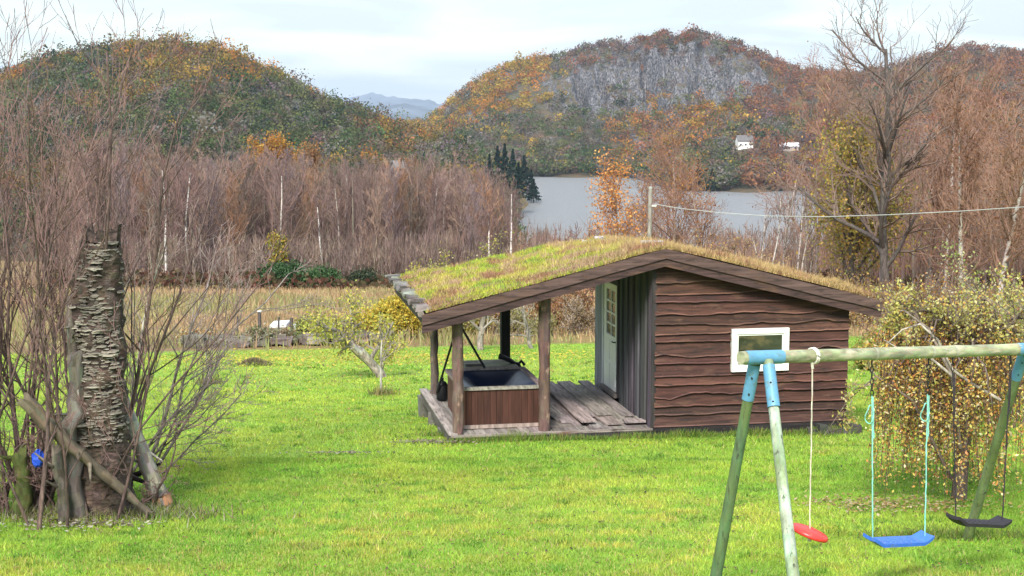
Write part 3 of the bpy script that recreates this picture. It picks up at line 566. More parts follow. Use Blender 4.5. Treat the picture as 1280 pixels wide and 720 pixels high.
# door
dr = MB(); X = W0-.035; dr.box(X, W0+.04, 2.26, 3.26, .27, 1.28, (.7, .7, .7)); dr.box(X, W0+.04, 2.26, 2.42, 1.28, 2.25, (.7, .7, .7)); dr.box(X, W0+.04, 3.10, 3.26, 1.28, 2.25, (.7, .7, .7)); dr.box(X, W0+.04, 2.42, 3.10, 2.13, 2.25, (.7, .7, .7))
for zz in (1.49, 1.70, 1.91): dr.box(X+.004, W0+.03, 2.42, 3.10, zz-.018, zz+.018, (.7, .7, .7))
dr.box(X+.006, W0+.03, 2.745, 2.775, 1.28, 2.13, (.7, .7, .7))
for a, b, c, d in ((.36, .75, 2.36, 2.72), (.36, .75, 2.8, 3.16), (.82, 1.2, 2.36, 2.72), (.82, 1.2, 2.8, 3.16)): dr.box(X-.010, X+.001, c, d, a, b, (.7, .7, .7))
door = dr.build('door', mat('door_paint', .4, namt=.05, base=(.88, .88, .86)), cab)
M_glass = mat('dark_glass', .06, namt=.5, nscale=(2, 2, 5), base=(.030, .034, .024), spec=.6, extra=speck(2.2, (.09, .075, .04), .5, .6, (1, 1, 2)))  # patchy green-brown reflection painted into the glass colour
m = MB(); m.box(W0-.012, W0+.02, 2.41, 3.11, 1.27, 2.14, (0, 0, 0)); m.build('door_pane', M_glass, door)
m = MB(); m.tube([(X-.05, 2.36, 1.2), (X-.05, 2.46, 1.2)], .011, 8, (.02, .02, .02), True); m.box(X-.05, X, 2.352, 2.37, 1.19, 1.21, (.02, .02, .02)); m.build('handle', M_lampblack, door)
for zz in (.5, 2.0): m = MB(); m.box(X-.012, X+.01, 2.255, 2.275, zz, zz+.11, (.02, .02, .02)); m.build('hinge', M_lampblack, door)
m = MB(); m.box(W0-.05, W0+.048, 2.145, 2.25, .2, 2.36, (.04, .035, .04)); m.box(W0-.05, W0+.048, 3.27, 3.375, .2, 2.36, (.6, .6, .6)); m.box(W0-.048, W0+.048, 2.25, 3.27, 2.26, 2.355, (.04, .035, .04)); m.box(W0-.10, W0+.048, 2.2, 3.33, .19, .262, (.15, .13, .12)); m.build('door_frame', M_woodz, cab)
# window in the gable (white frame)
def local_of(px, py, v):
    # local coordinates (s,z) of the point where a pixel ray meets the plane at depth v
    s = 0.
    for _ in range(30):
        Y = 24+.179*s+.984*v; X_ = (px-640)/F*(Y*math.cos(PITCH)+0) ; p3 = Pt(px, py, Y); s = (p3[0]+.97+.179*v)/.984
    return s, p3[2]
a = local_of(914, 411, -.05); b = local_of(984, 462, -.05); ws0, wz1 = a; ws1, wz0 = b
fm = MB(); t = .088
for (x0, x1, z0, z1) in ((ws0, ws1, wz1-t, wz1), (ws0, ws1, wz0, wz0+t), (ws0, ws0+t, wz0+t, wz1-t), (ws1-t, ws1, wz0+t, wz1-t)): fm.box(x0, x1, -.118, -.01, z0, z1, (.8, .8, .8))
for (x0, x1, z0, z1) in ((ws0+t, ws1-t, wz1-t-.03, wz1-t), (ws0+t, ws1-t, wz0+t, wz0+t+.03), (ws0+t, ws0+t+.03, wz0+t+.03, wz1-t-.03), (ws1-t-.03, ws1-t, wz0+t+.03, wz1-t-.03)): fm.box(x0, x1, -.10, -.01, z0, z1, (.3, .3, .3))
win = empty('window', (0, 0, 0)); win.parent = cab; win['category'] = None; del win['category']
fm.build('window_frame', M_white, win); m = MB(); m.box(ws0+t, ws1-t, -.086, -.012, wz0+t, wz1-t, (0, 0, 0)); m.build('pane', M_glass, win)
# roof
S0, S1, V0, V1 = -.516, 7.27, -.25, 4.65
roof = MB()
for (a, b) in ((S0, PK), (PK, S1)):
    za, zb = float(roofz(a))-.07, float(roofz(b))-.07
    ya, yb = za+float(dip(a, V1)), zb+float(dip(b, V1))
    roof.hexa([(a, V0+.05, za), (b, V0+.05, zb), (a, V1, ya), (b, V1, yb), (a, V0+.05, za+.05), (b, V0+.05, zb+.05), (a, V1, ya+.05), (b, V1, yb+.05)], (.05, .04, .04))
roof = roof.build('roof', M_woody, cab)
m = MB()
for sgn, (a, b) in ((0, (S0-.02, PK)), (1, (PK, S1+.08))):
    for (top, hh, y0, y1, cc) in ((.0, .165, V0-.045, V0+.048, (.085, .052, .046)), (-.155, .145, V0-.015, V0+.046, (.058, .033, .031))):
        S = np.linspace(a, b, 30); wob = (fbm(S*2+hh*50+sgn, S*0, 3)-.5)*.018
        Tt = roofz(S)+top+wob*.6; Bt = roofz(S)+top-hh+wob
        V = np.concatenate([np.stack([S, y0+0*S, Bt], 1), np.stack([S, y0+0*S, Tt], 1), np.stack([S, y1+0*S, Tt], 1), np.stack([S, y1+0*S, Bt], 1)]); k = np.arange(29); f = np.concatenate([np.stack([r_*30+k, r_*30+k+1, ((r_+1) % 4)*30+k+1, ((r_+1) % 4)*30+k], 1) for r_ in range(4)])
        m.add(V, f, np.array(cc)); 
        for e in (0, 29): m.add(V[[e, 30+e, 60+e, 90+e]], [(0, 1, 2, 3)], cc)
m.build('fascia', M_woodx, roof)
m = MB()
for s in (-.42, .1, 1.58, W0-.15, W0+.3, 5.2, W1+.15): z = float(roofz(s))-.08; e1 = float(dip(s, V1)); m.hexa([(s-.06, V0+.051, z-.15), (s+.06, V0+.051, z-.15), (s-.06, V1-.02, z-.15+e1), (s+.06, V1-.02, z-.15+e1), (s-.06, V0+.051, z-.035), (s+.06, V0+.051, z-.035), (s-.06, V1-.02, z-.035+e1), (s+.06, V1-.02, z-.035+e1)], (.05, .04, .038))
m.build('purlin', M_woody, roof)
# turf
nS, nV = 150, 90; S = np.linspace(S0+.03, S1-.02, nS); V_ = np.linspace(V0+.02, V1+.03, nV); SS, VV = np.meshgrid(S, V_, indexing='ij')
def turfz(s, v):
    ed = np.clip(np.minimum.reduce([(s-S0)/.25, (S1-s)/.4, (v-V0+.0)/.12, (V1+.05-v)/.2]), 0, 1)
    rid = -.04*np.exp(-((s-PK)/.25)**2)
    return dip(s, v)+ZP-SL*np.sqrt((s-PK)**2+.01)+.005+ed**.5*.07+ed*(fbm(s*1.6+3, v*1.6, 4)-.5)*.17
ZZ = turfz(SS, VV); m = MB(); i = np.arange(nS-1)[:, None]*nV; j = np.arange(nV-1)[None]; f = np.stack([i+j, i+j+nV, i+j+nV+1, i+j+1], -1).reshape(-1, 4)
q = fbm(SS[:-1, :-1].ravel()*1.5, VV[:-1, :-1].ravel()*1.5, 3)[:, None]; m.add(np.stack([SS, VV, ZZ], -1), f, np.array([.12, .11, .03])*(1-q)+np.array([.16, .09, .05])*q)
M_turf = mat('turf_soil', .95, nscale=(25, 25, 25), namt=.6, bump=1, bscale=.04, extra=speck(4, (.20, .13, .07), .5, .65)); m.build('turf', M_turf, roof, True)
def turf_grass(n):
    s = rng.uniform(S0+.05, S1-.03, n); v = V0+.04+(V1-V0-.02)*rng.random(n)
    a = fbm(s*1.1+4, v*1.3, 4); b = fbm(s*3.5, v*3.5+9, 3)
    green = np.array([.42, .44, .06]); lush = np.array([.28, .42, .05]); yel = np.array([.54, .46, .11]); pink = np.array([.44, .30, .19]); gold = np.array([.46, .33, .15])
    c = np.tile(green, (n, 1)); 
    def mx_(k, col): 
        nonlocal c; k = np.clip(k, 0, 1)[:, None]; c = c*(1-k)+col*k
    mx_((a-.48)*6, yel); mx_((.46-b)*8, lush); mx_((b-.54)*7, pink); mx_((.5-v)*2.5*(a > .4), pink*.9); mx_((s-2.5)/1.2, gold); mx_((fbm(s*2.2+20, v*2.2, 3)-.56)*9, np.array([.34, .19, .11]))
    c *= rng.uniform(.65, 1.35, (n, 1)); h = rng.uniform(.03, .11, n)*(.4+b)*np.where(s > 2.9, 1.25, 1)*np.where(rng.random(n) < .02, 2, 1)
    v = np.where(rng.random(n) < .05, V0-.04+.06*rng.random(n), v); m.blades(np.stack([s, v, turfz(s, np.maximum(v, V0+.02))-.015], 1), h, rng.uniform(.010, .022, n), c, .6)
m = MB(); turf_grass(75000)
o = m.build('turf_grass', M_grass, roof); o['kind'] = 'stuff'
# eave log with birch bark and pale stones
m = MB(); zz = float(roofz(S0)); vv = np.linspace(V0, V1+.1, 16); m.tube(np.stack([S0-.03+rng.normal(0, .012, 16), vv, zz+.03+rng.normal(0, .01, 16)], 1), .055, 8, vary((.20, .17, .15), 15*8, .3), True); m.build('eave_log', M_post, roof)
for v in np.arange(V0+.1, V1+.1, .17):
    r_ = rng.uniform(.03, .09); v = v+rng.normal(0, .04); m = MB(); m.box(S0-.03-r_, S0+.02+r_*1.3, v-r_, v+r_*1.3, zz+.06, zz+.075+r_*.6, vary((.15, .14, .125), 1, .5)[0], jit=.03); m.build('edging_stone', M_rock, roof)
for v, s in ((3.9, PK-.35), (3.95, PK-.1), (3.7, PK+.2), (.5, PK-.12), (.35, PK+.02)):
    m = MB(); m.box(s-.10, s+.10, v-.07, v+.07, float(turfz(s, v))-.03, float(turfz(s, v))+.05, vary((.36, .34, .31), 1, .2)[0], jit=.03); m.build('edging_stone', M_rock, roof)
# right eave board
# deck
def dboard(m, s0, s1, v0, v1, z, th, c, warp=.006, n_=9):
    V = np.linspace(v0, v1, n_); e0 = s0+rng.normal(0, .006, n_)+0*V; e1 = s1+rng.normal(0, .006, n_); zz = z+rng.normal(0, warp, 1)+np.cumsum(rng.normal(0, warp*.4, n_))
    A = [np.stack([e0, V, zz-th], 1), np.stack([e1, V, zz-th], 1), np.stack([e1, V, zz], 1), np.stack([e0, V, zz+rng.normal(0, .003)], 1)]; X4 = np.concatenate(A); k = np.arange(n_-1)
    f = np.concatenate([np.stack([r_*n_+k, ((r_+1) % 4)*n_+k, ((r_+1) % 4)*n_+k+1, r_*n_+k+1], 1) for r_ in range(4)])
    m.add(X4, f, c); 
    for e in (0, n_-1): m.add(X4[[e, n_+e, 2*n_+e, 3*n_+e]], [(0, 1, 2, 3)], np.asarray(c)*.8)
DZ = .10
m = MB(); m.box(.02, W0-.05, .03, 4.05, -.02, DZ-.035, (.05, .045, .04)); deck = m.build('deck', M_woody, cab)
s = 0.0
for k in range(9):
    b_ = MB(); dboard(b_, s+.006, s+.185, -.02+rng.uniform(-.01, .01), 4.1, DZ, .03, vary(GRW*.85, 1, .25, .05)[0], .002); b_.build('deck_board', M_woody, deck); s += .19
# loose weathered boards right of the tub, in local coordinates (s0, v0, s1, v1, width, z)
s = 1.72
for k, (wd, v0, v1, dz, sk) in enumerate([(.19, 1.35, 3.6, .05, -.10), (.22, .75, 4.05, .035, .0), (.16, .35, 3.9, .04, -.03), (.26, .3, 4.05, .09, -.02), (.20, .95, 4.0, .06, -.02), (.27, .85, 4.1, .085, .02), (.20, .6, 3.8, .05, .0), (.21, .75, 4.1, .075, .03)]):
    b_ = MB(); dboard(b_, 0, wd, v0, v1, DZ+dz, .03, vary(GRW, 1, .2, .05)[0], .008)
    bo = b_.build('deck_board', M_woody, deck)
    bo.location = (s, 0, 0); bo.rotation_euler = (0, 0, math.atan(sk/3)); s += wd-.02
s = 1.72
for k, (s0, wd, v0, v1, dz) in enumerate([(1.72, .42, .38, .95, .022), (1.95, .22, .55, 1.1, .05), (2.38, .3, .2, .62, .02), (2.62, .32, .25, .95, .045), (2.95, .40, .42, .9, .03), (3.0, .36, .25, .5, .06)]):
    b_ = MB(); dboard(b_, s0, s0+wd, v0, v1, DZ+dz, .025, vary(GRW*1.05, 1, .2, .05)[0], .006, 5); b_.build('deck_board', M_woody, deck)
# base deck boards running across, front edge beam
for k in range(8):
    b_ = MB(); dboard(b_, 1.72+k*.207, 1.72+k*.207+.2, -.02, 4.1, DZ-.005, .028, vary(GRW*.7, 1, .25, .05)[0], .002, 5); b_.build('deck_board', M_woody, deck)
m = MB(); m.box(-.03, 3.39, -.075, -.022, -.12, DZ-.03, (.04, .035, .035)); m.box(-.05, W0, -.065, -.0, DZ-.028, DZ+.006, (.22, .185, .165)); m.build('skirt_beam', M_woodx, deck)
m = MB(); m.box(-.06, .0, -.07, 4.1, -.08, DZ-.02, (.09, .075, .07)); m.box(-.08, .07, -.03, 4.1, DZ+.004, DZ+.03, (.30, .26, .24)); m.build('side_beam', M_woody, deck)
m = MB(); m.box(W0-.0, W1+.05, -.06, .0, -.32, .115, (.018, .015, .016)); m.build('sill_beam', M_woodx, cab)
for (s_, v_) in ((.05, 4.0), (.05, 2.6), (.05, 1.2), (1.7, 4.0), (3.3, 4.0)):
    gzz = float(gz(-.97+.984*s_-.179*v_, 24+.179*s_+.984*v_)); m = MB(); m.box(s_-.15, s_+.15, v_-.15, v_+.15, gzz-.2, -.021, (.13, .125, .11), jit=.03); m.build('foundation_stone', M_rock, cab)
for k in range(5): s_ = W1-.75+k*.2; m = MB(); m.box(s_, s_+.18, -.18-rng.uniform(0, .06), -.065, -.25, rng.uniform(-.02, .10), vary((.06, .055, .05), 1, .4)[0], jit=.03); m.build('foundation_stone', M_rock, cab)
# posts
def post(s_, v_, r_, z0, c, sq=False):
    zt_ = float(roofz(s_))-.20; m = MB()
    if sq: m.box(s_-r_, s_+r_, v_-r_, v_+r_, z0, zt_, c)
    else:
        Z = np.linspace(z0, zt_, 12); pts = np.stack([s_+rng.normal(0, .006, 12), v_+rng.normal(0, .006, 12), Z], 1); m.tube(pts, r_*(1+rng.normal(0, .05, 12)), 11, vary(c, 11*11, .12), True, bump=.05)
    return m.build('post', M_post if not sq else M_woodz, cab, not sq)
post(.09, .10, .092, DZ, (.13, .085, .07)); post(1.56, .13, .10, DZ, (.10, .062, .052)); post(.17, 3.75, .075, DZ, (.13, .10, .085)); post(1.56, 3.9, .085, DZ, (.014, .013, .014), True)
seed(108)
# ------------------------------------------------------------ hot tub (stands on the deck)
def Lw(s_, v_, z=0): return np.array([-.97+.984*s_-.179*v_, 24+.179*s_+.984*v_, z])
tub = empty('hot_tub', Lw(.2, .45, DZ+.01), CA, 'square hot tub with brown wooden sides and a dark blue cover on the porch deck', 'hot tub')
TW, TD, TH = 1.42, 1.85, .68
m = MB(); n_ = 12
for k in range(n_):
    x0 = .07+k*(TW-.14)/n_; cc = np.array([.058, .023, .015])*rng.uniform(.88, 1.12); m.box(x0, x0+(TW-.14)/n_-.005, .0, .03, .03, TH-.03, cc)
for k in range(16):
    y0 = .03+k*(TD-.06)/16; cc = np.array([.10, .045, .03])*rng.uniform(.7, 1.2); m.box(0.02, .05, y0, y0+(TD-.06)/16-.004, .03, TH-.03, cc); m.box(TW-.05, TW-.02, y0, y0+(TD-.06)/16-.004, .03, TH-.03, cc)
m.box(.051, TW-.051, TD-.03, TD, .03, TH-.03, (.09, .04, .03)); m.build('side_panel', M_woodz, tub)
m = MB(); m.box(-.0, .068, -.012, .04, .0, TH-.03, (.16, .07, .045)); m.box(TW-.068, TW, -.012, .04, 0, TH-.03, (.14, .06, .04)); m.box(0, TW, -.04, -.013, 0, .06, (.28, .22, .19)); m.build('corner_trim', M_woodz, tub)
m = MB()
for (x0, x1, y0, y1) in ((-.02, TW+.02, -.03, .06), (-.02, TW+.02, TD-.06, TD+.03), (-.02, .08, .06, TD-.06), (TW-.08, TW+.02, .06, TD-.06)): m.box(x0, x1, y0, y1, TH-.028, TH+.02, vary((.26, .22, .20), 1, .1)[0])
m.build('rim', M_woody, tub)
# sagging vinyl cover
nx_ = 24; gx = np.linspace(.08, TW-.08, nx_); gy = np.linspace(.06, TD-.06, nx_); GX, GY = np.meshgrid(gx, gy, indexing='ij'); u = (GX-.08)/(TW-.16); v = (GY-.06)/(TD-.12)
GZ = TH-.01-.20*np.minimum(1, 3.2*np.minimum.reduce([u, 1-u, v, 1-v]))**1.3*(.8+.4*fbm(GX*3, GY*3, 3)) - .04*np.exp(-((u+v-1.1)/.06)**2)
i = np.arange(nx_-1)[:, None]*nx_; j = np.arange(nx_-1)[None]; m = MB(); m.add(np.stack([GX, GY, GZ], -1), np.stack([i+j, i+j+nx_, i+j+nx_+1, i+j+1], -1).reshape(-1, 4), (.012, .022, .06))
m.build('cover', mat('blue_vinyl', .38, namt=.2, base=(.010, .016, .045), spec=.5, nscale=(5, 5, 5)), tub, True)
# stove box behind the tub
sb = empty('stove_box', Lw(.62, 2.75, DZ+.01), CA, 'low grey green wooden box behind the hot tub', 'box')
m = MB(); m.box(0, .95, 0, .75, 0, .60, (.16, .14, .11)); m.build('body', M_woodz, sb); m = MB(); 
for k in range(5): m.box(-.03, .98, -.03+k*.163, -.03+k*.163+.158, .601, .64, vary((.25, .25, .17), 1, .12)[0])
m.build('lid', M_woodx, sb); 
m = MB(); m.box(.02, .34, .1, .16, .641, .68, (.10, .09, .08)); m.build('handle', M_woodx, sb)
st = empty('water_pump', Lw(1.62, 3.05, DZ+.01), CA, 'black metal pump standing behind the hot tub', 'pump')
m = MB(); m.tube([(0, 0, 0), (0, 0, .3), (0, 0, .55), (.02, 0, .66)], [.10, .09, .11, .05], 12, (.012, .012, .013), True); m.build('body', M_lampblack, st)
m = MB(); m.tube([(0, 0, .60), (-.12, 0, .70), (-.25, 0, .76), (-.33, .02, .78)], [.05, .045, .05, .055], 8, (.012, .012, .013), True); m.tube([(.02, 0, .6), (.1, 0, .68), (.16, 0, .60)], .03, 8, (.012, .012, .013), True); m.build('spout', M_lampblack, st)
# black props (cover lifter) left of tub
pr = empty('prop_frame', (0, 0, 0), 0, 'thin black metal rods propped in an upturned V behind the left front post', 'metal rods')
ap = Pt(573, 403, 26.3); m = MB(); m.tube([ap, Pt(546, 491, 26.9)], .022, 6, (.02, .02, .022), True); m.build('rod', M_lampblack, pr); m = MB(); m.tube([ap+[0.01, -.05, 0], Pt(606, 460, 26.0)], .024, 6, (.02, .02, .022), True); m.build('rod', M_lampblack, pr)
bg_ = empty('gas_bottle', Lw(.22, 3.0, DZ+.01), 0, 'small dark canister on the deck left of the hot tub', 'canister'); m = MB(); m.tube([(0, 0, 0), (0, 0, .02), (0, 0, .28), (0, 0, .34), (0, 0, .37)], [.08, .11, .11, .07, .02], 14, (.02, .02, .035), True); m.build('body', M_lampblack, bg_, True)
m = MB(); m.tube([(0, 0, .36), (0, 0, .42)], .03, 10, (.05, .05, .05), True); m.build('valve', M_lampblack, bg_)
# chain hoist hanging under the roof
ch = empty('hanging_chain', Lw(1.95, 3.2, float(roofz(1.95))-.2), CA, 'dark chain with pulley and hook hanging under the porch roof', 'chain')
m = MB(); 
for k in range(9): a = math.pi*np.linspace(0, 2, 9); r1, r2 = .016, .032; c0 = np.array([0, 0, -.06-k*.052]); P3 = np.stack([r1*np.cos(a)*(k % 2 == 0), r1*np.cos(a)*(k % 2), r2*np.sin(a)], 1)+c0; m.tube(P3, .006, 5, (.03, .03, .03))
m.build('chain_link', M_lampblack, ch); m = MB(); a = np.linspace(0, 2*math.pi, 14); m.tube(np.stack([.05*np.cos(a), 0*a, -.04+.06*np.sin(a)], 1), .022, 6, (.03, .03, .03)); m.build('pulley', M_lampblack, ch)
m = MB(); a = np.linspace(-.5*math.pi, 1.9*math.pi, 18); m.tube(np.stack([.04*np.cos(a), 0*a, -.60+.06*np.sin(a)], 1), .017, 6, (.03, .03, .03)); m.build('hook', M_lampblack, ch)
m = MB(); a = np.linspace(0, 1, 10); m.tube(np.stack([.03+.18*a, 0*a, -.02-.35*a*(1-a)*4*.5+.02*a], 1), .008, 5, (.03, .03, .03)); m.build('rope', M_lampblack, ch)
seed(109)
# ------------------------------------------------------------ SWING SET
M_pole = mat('algae_pole', .75, nscale=(10, 10, 3), namt=.45, bump=.4, extra=lambda n, l, t_, col: speck(26, (.045, .045, .03), .58, .66, (1, 1, .06))(n, l, t_, speck(3, (.11, .15, .05), .4, .68, (1, 1, .6))(n, l, t_, col)))
M_polex = mat('algae_beam', .75, nscale=(2.5, 8, 12), namt=.45, bump=.4, extra=speck(5, (.42, .38, .27), .54, .68, (.5, 1, 2)))
M_bluep = mat('blue_bracket_paint', .5, namt=.12, base=(.10, .26, .40), spec=.4, nscale=(12, 12, 12), extra=speck(16, (.12, .17, .13), .55, .7))
sw = empty('swing_frame', (0, 0, 0), 0, 'wooden swing frame with green weathered legs and light blue corner brackets', 'swing frame')
A = Pt(926, 447.5, 12.35); B = Pt(1310, 435.5, 14.2)
def on(px, off=0):   # point on the beam below a pixel column
    k = (px-926)/(1310-926); lo, hi = 0, 1
    for _ in range(40):
        mid = (lo+hi)/2; q = A+(B-A)*mid; lo, hi = (mid, hi) if proj(*q)[0] < px else (lo, mid)
    return A+(B-A)*lo+np.array([0, 0, off])
m = MB(); kk = np.linspace(0, 1, 40); pts = A+(B-A)*kk[:, None]; rr = .056+.003*rng.normal(0, .6, 40); m.tube(pts, rr, 16, vary((.25, .26, .16), 39*16, .08), True); m.build('beam', M_polex, sw, True)
def leg(top, bot, c, r=.050):
    m = MB(); kk = np.linspace(0, 1, 14)[:, None]; m.tube(top+(bot-top)*kk, np.linspace(r*.88, r*1.08, 14), 14, vary(c, 13*14, .06), True); m.build('leg', M_pole, sw, True)
ap = on(955); d_ = (B-A)/np.linalg.norm(B-A); nrm = np.array([-d_[1], d_[0], 0]); nrm /= np.linalg.norm(nrm)
far_b = G(889.5, 738); near_b = G(1003, 800)
def lerp(a, b, t): return a+(b-a)*t
t1 = on(949)+nrm*.05+[0, 0, -.02]; t2 = on(956)-nrm*.045+[0, 0, -.02]
leg(t1, far_b+[0, 0, -.1], (.085, .15, .07)); leg(t2, near_b+[0, 0, -.1], (.30, .36, .27))
ap2 = on(1287); leg(ap2+nrm*.05, G(1206, 674)+[0, 0, -.1], (.13, .17, .075)); leg(ap2-nrm*.05, G(1372, 730)+[0, 0, -.1], (.13, .17, .08))
def bracket(apx, t1, b1, t2, b2, x0, x1):
    br = MB(); p0, p1 = on(x0), on(x1); br.tube([p0, p1], .0605, 18, (.2, .4, .6)); 
    o = br.build('bracket', M_bluep, sw, True)
    for t_, b_, ln in ((t1, b1, .38), (t2, b2, .42)):
        k = ln/np.linalg.norm(b_-t_); m = MB(); m.tube([lerp(t_, b_, .02), lerp(t_, b_, k)], .0535, 16, (.2, .4, .6), False); m.build('leg_socket', M_bluep, o, True)
        for q in (.45, .85):
            m = MB(); c = lerp(t_, b_, k*q); m.tube([c+[-.01, -.050, 0], c+[-.01, -.062, 0]], .009, 8, (.2, .2, .2), True); m.build('bolt', M_lampblack, o)
bracket(ap, t1, far_b, t2, near_b, 931, 977); bracket(ap2, ap2+nrm*.05, G(1206, 674), ap2-nrm*.05, G(1372, 730), 1270, 1300)
for px in (1092, 1163, 1192, 1271):
    m = MB(); q = on(px); m.tube([q-d_*.015, q+d_*.015], .0605, 16, (.3, .3, .22)); m.build('clamp_ring', M_polex, sw, True)
M_rope = mat('rope', .9, nscale=(80, 80, 80), namt=.25)
def mod_rope(m, a, b, r, c, n=24, tw=.0):
    k = np.linspace(0, 1, n)[:, None]; m.tube(a+(b-a)*k+rng.normal(0, .0015, (n, 3)), r, 6, vary(c, (n-1)*6, .25))
def chain(m, a, b, c, n=6):
    L_ = (b-a)/n
    for k in range(n):
        p = a+L_*(k+.5); q = np.linspace(0, 2*math.pi, 9); w_ = np.array([1, 0, 0]) if k % 2 else np.array([0, 1, 0]); m.tube(p+np.outer(np.cos(q)*.014, w_)+np.outer(np.sin(q)*.6, L_), .005, 5, c)
# red disc swing
r = empty('disc_swing', on(1017), 0, 'red plastic disc swing hanging on a single pale rope', 'swing'); base = on(1017)
m = MB(); q = np.linspace(0, 4*math.pi, 40); m.tube(np.stack([np.linspace(-.02, .02, 40)*d_[0]+.066*np.cos(q)*nrm[0], np.linspace(-.02, .02, 40)*d_[1]+.066*np.cos(q)*nrm[1], .066*np.sin(q)], 1), .010, 6, (.55, .52, .45)); m.tube([(-.02, -.03, -.05), (-.01, -.02, -.11)], .013, 6, (.5, .48, .4), True); m.build('rope_knot', M_rope, r)
bt = Pt(1012, 664, base[1]-.02)-base; m = MB(); mod_rope(m, np.array([-.01, -.02, -.08]), bt, .0065, (.52, .47, .38)); m.build('rope', M_rope, r)
def disc(center, R, tilt, colr, mat_):
    m = MB(); a = np.linspace(0, 2*math.pi, 33)[:-1]; prof = [(0, .035), (R*.5, .035), (R*.9, .02), (R, 0), (R*.97, -.022), (R*.6, -.03), (0, -.03)]
    V = np.array([[(rr*math.cos(t), rr*math.sin(t), zz) for t in a] for rr, zz in prof]).reshape(-1, 3); ct, st_ = math.cos(tilt), math.sin(tilt); V = V@np.array([[ct, 0, -st_], [0, 1, 0], [st_, 0, ct]]); n_ = 32
    i = np.arange(6)[:, None]*n_; j = np.arange(n_)[None]; m.add(V+center, np.stack([i+j, i+(j+1) % n_, i+(j+1) % n_+n_, i+j+n_], -1).reshape(-1, 4), colr); return m
M_red = mat('red_plastic', .35, namt=.1, base=(.62, .035, .03), spec=.5, extra=speck(22, (.35, .08, .06), .55, .72)); M_blue = mat('blue_plastic', .38, namt=.1, base=(.035, .13, .52), spec=.5, nscale=(20, 20, 20), extra=speck(22, (.10, .15, .30), .54, .72)); M_blk = mat('black_rubber', .6, namt=.2, base=(.025, .022, .028), nscale=(20, 20, 20))
disc(bt+np.array([.0, 0, -.01]), .175, .34, (.6, .04, .03), M_red).build('seat', M_red, r, True)
m = MB(); e = bt+np.array([0, 0, -.05]); m.tube([e, e+[0, 0, -.04]], .018, 8, (.5, .48, .4), True); m.build('rope_stop', M_rope, r)
# belt-like plastic seats
def seat_swing(name, label, pxs, toplefts, yb, wd, mat_, ropec, chainc, cl, tilt, Yoff=0.):
    a0, a1 = on(pxs[0], -.06), on(pxs[1], -.06); root = empty(name, (a0+a1)/2, 0, label, 'swing'); O = (a0+a1)/2
    b0, b1 = Pt(toplefts[0][0], toplefts[0][1], a0[1]), Pt(toplefts[1][0], toplefts[1][1], a1[1])
    for a_, b_ in ((a0, b0), (a1, b1)):
        c_ = lerp(a_, b_, cl); m = MB(); chain(m, a_-O, c_-O, chainc, 6 if cl > .1 else 2); m.build('chain', M_lampblack, root)
        m = MB(); mod_rope(m, c_-O, b_-O+[0, 0, -.02], .0065, ropec); mod_rope(m, c_-O+[.012, 0, -.01], lerp(c_, b_, .3)-O+[.012, .0, 0], .005, ropec, 10)
        if cl > .1:
            q = np.linspace(0, 2*math.pi, 16); cc = lerp(c_, b_, .09)-O; m.tube(np.stack([cc[0]-.02+.035*np.cos(q)*(1+.3*np.sin(2*q)), cc[1]+.02*np.sin(q*2), cc[2]-.05+.085*np.sin(q)], 1), .006, 5, ropec)
        m.build('rope', M_rope, root)
    # seat
    c = (b0+b1)/2-O; dd = (b1-b0); Ln = np.linalg.norm(dd)*1.12; ex = dd/np.linalg.norm(dd); ey = np.array([-ex[1], ex[0], 0]); ey /= np.linalg.norm(ey); ez = np.cross(ex, ey)
    ey = ey*math.cos(tilt)+ez*math.sin(tilt); ez = np.cross(ex, ey)
    m = MB(); nu, nv = 21, 11; U, V = np.meshgrid(np.linspace(-1, 1, nu), np.linspace(-1, 1, nv), indexing='ij'); hw = wd/2*(1-.12*np.abs(U)**6)
    up = .055*np.clip(np.abs(U)-.72, 0, 1)/.28+.008*V**2; xx = U*Ln/2; yy = V*hw
    top = c+xx[..., None]*ex+yy[..., None]*ey+(up-.05)[..., None]*ez; bo = top-ez*.032; VV = np.concatenate([top.reshape(-1, 3), bo.reshape(-1, 3)]); K = nu*nv
    i = np.arange(nu-1)[:, None]*nv; j = np.arange(nv-1)[None]; f = np.stack([i+j, i+j+nv, i+j+nv+1, i+j+1], -1).reshape(-1, 4); ff = [f, f[:, ::-1]+K]
    for e in ([q*nv for q in range(nu)], [q*nv+nv-1 for q in range(nu)], list(range(nv)), list(range((nu-1)*nv, nu*nv))):
        e = np.array(e); ff.append(np.stack([e[:-1], e[1:], e[1:]+K, e[:-1]+K], 1))
    m.add(VV, np.concatenate(ff), (.1, .1, .1))
    for q1 in np.linspace(-.55, .55, 7):
        for q2 in (-.4, 0, .4): pp = c+q1*Ln/2*ex+q2*wd/2*ey-.048*ez; m.tube([pp, pp+ez*.006], [.011, .006], 8, (.1, .1, .1), True)
    m.build('seat', mat_, root)
seat_swing('blue_swing', 'bright blue plastic swing seat on turquoise ropes', (1090, 1161), ((1091, 671), (1156, 668)), 680, .19, M_blue, (.20, .50, .42), (.03, .03, .03), .20, .10)
seat_swing('black_swing', 'black rubber swing seat on dark chains nearest the right leg', (1191, 1264), ((1195, 645), (1253, 648)), 650, .19, M_blk, (.03, .025, .028), (.04, .035, .03), .08, .05)
seed(110)
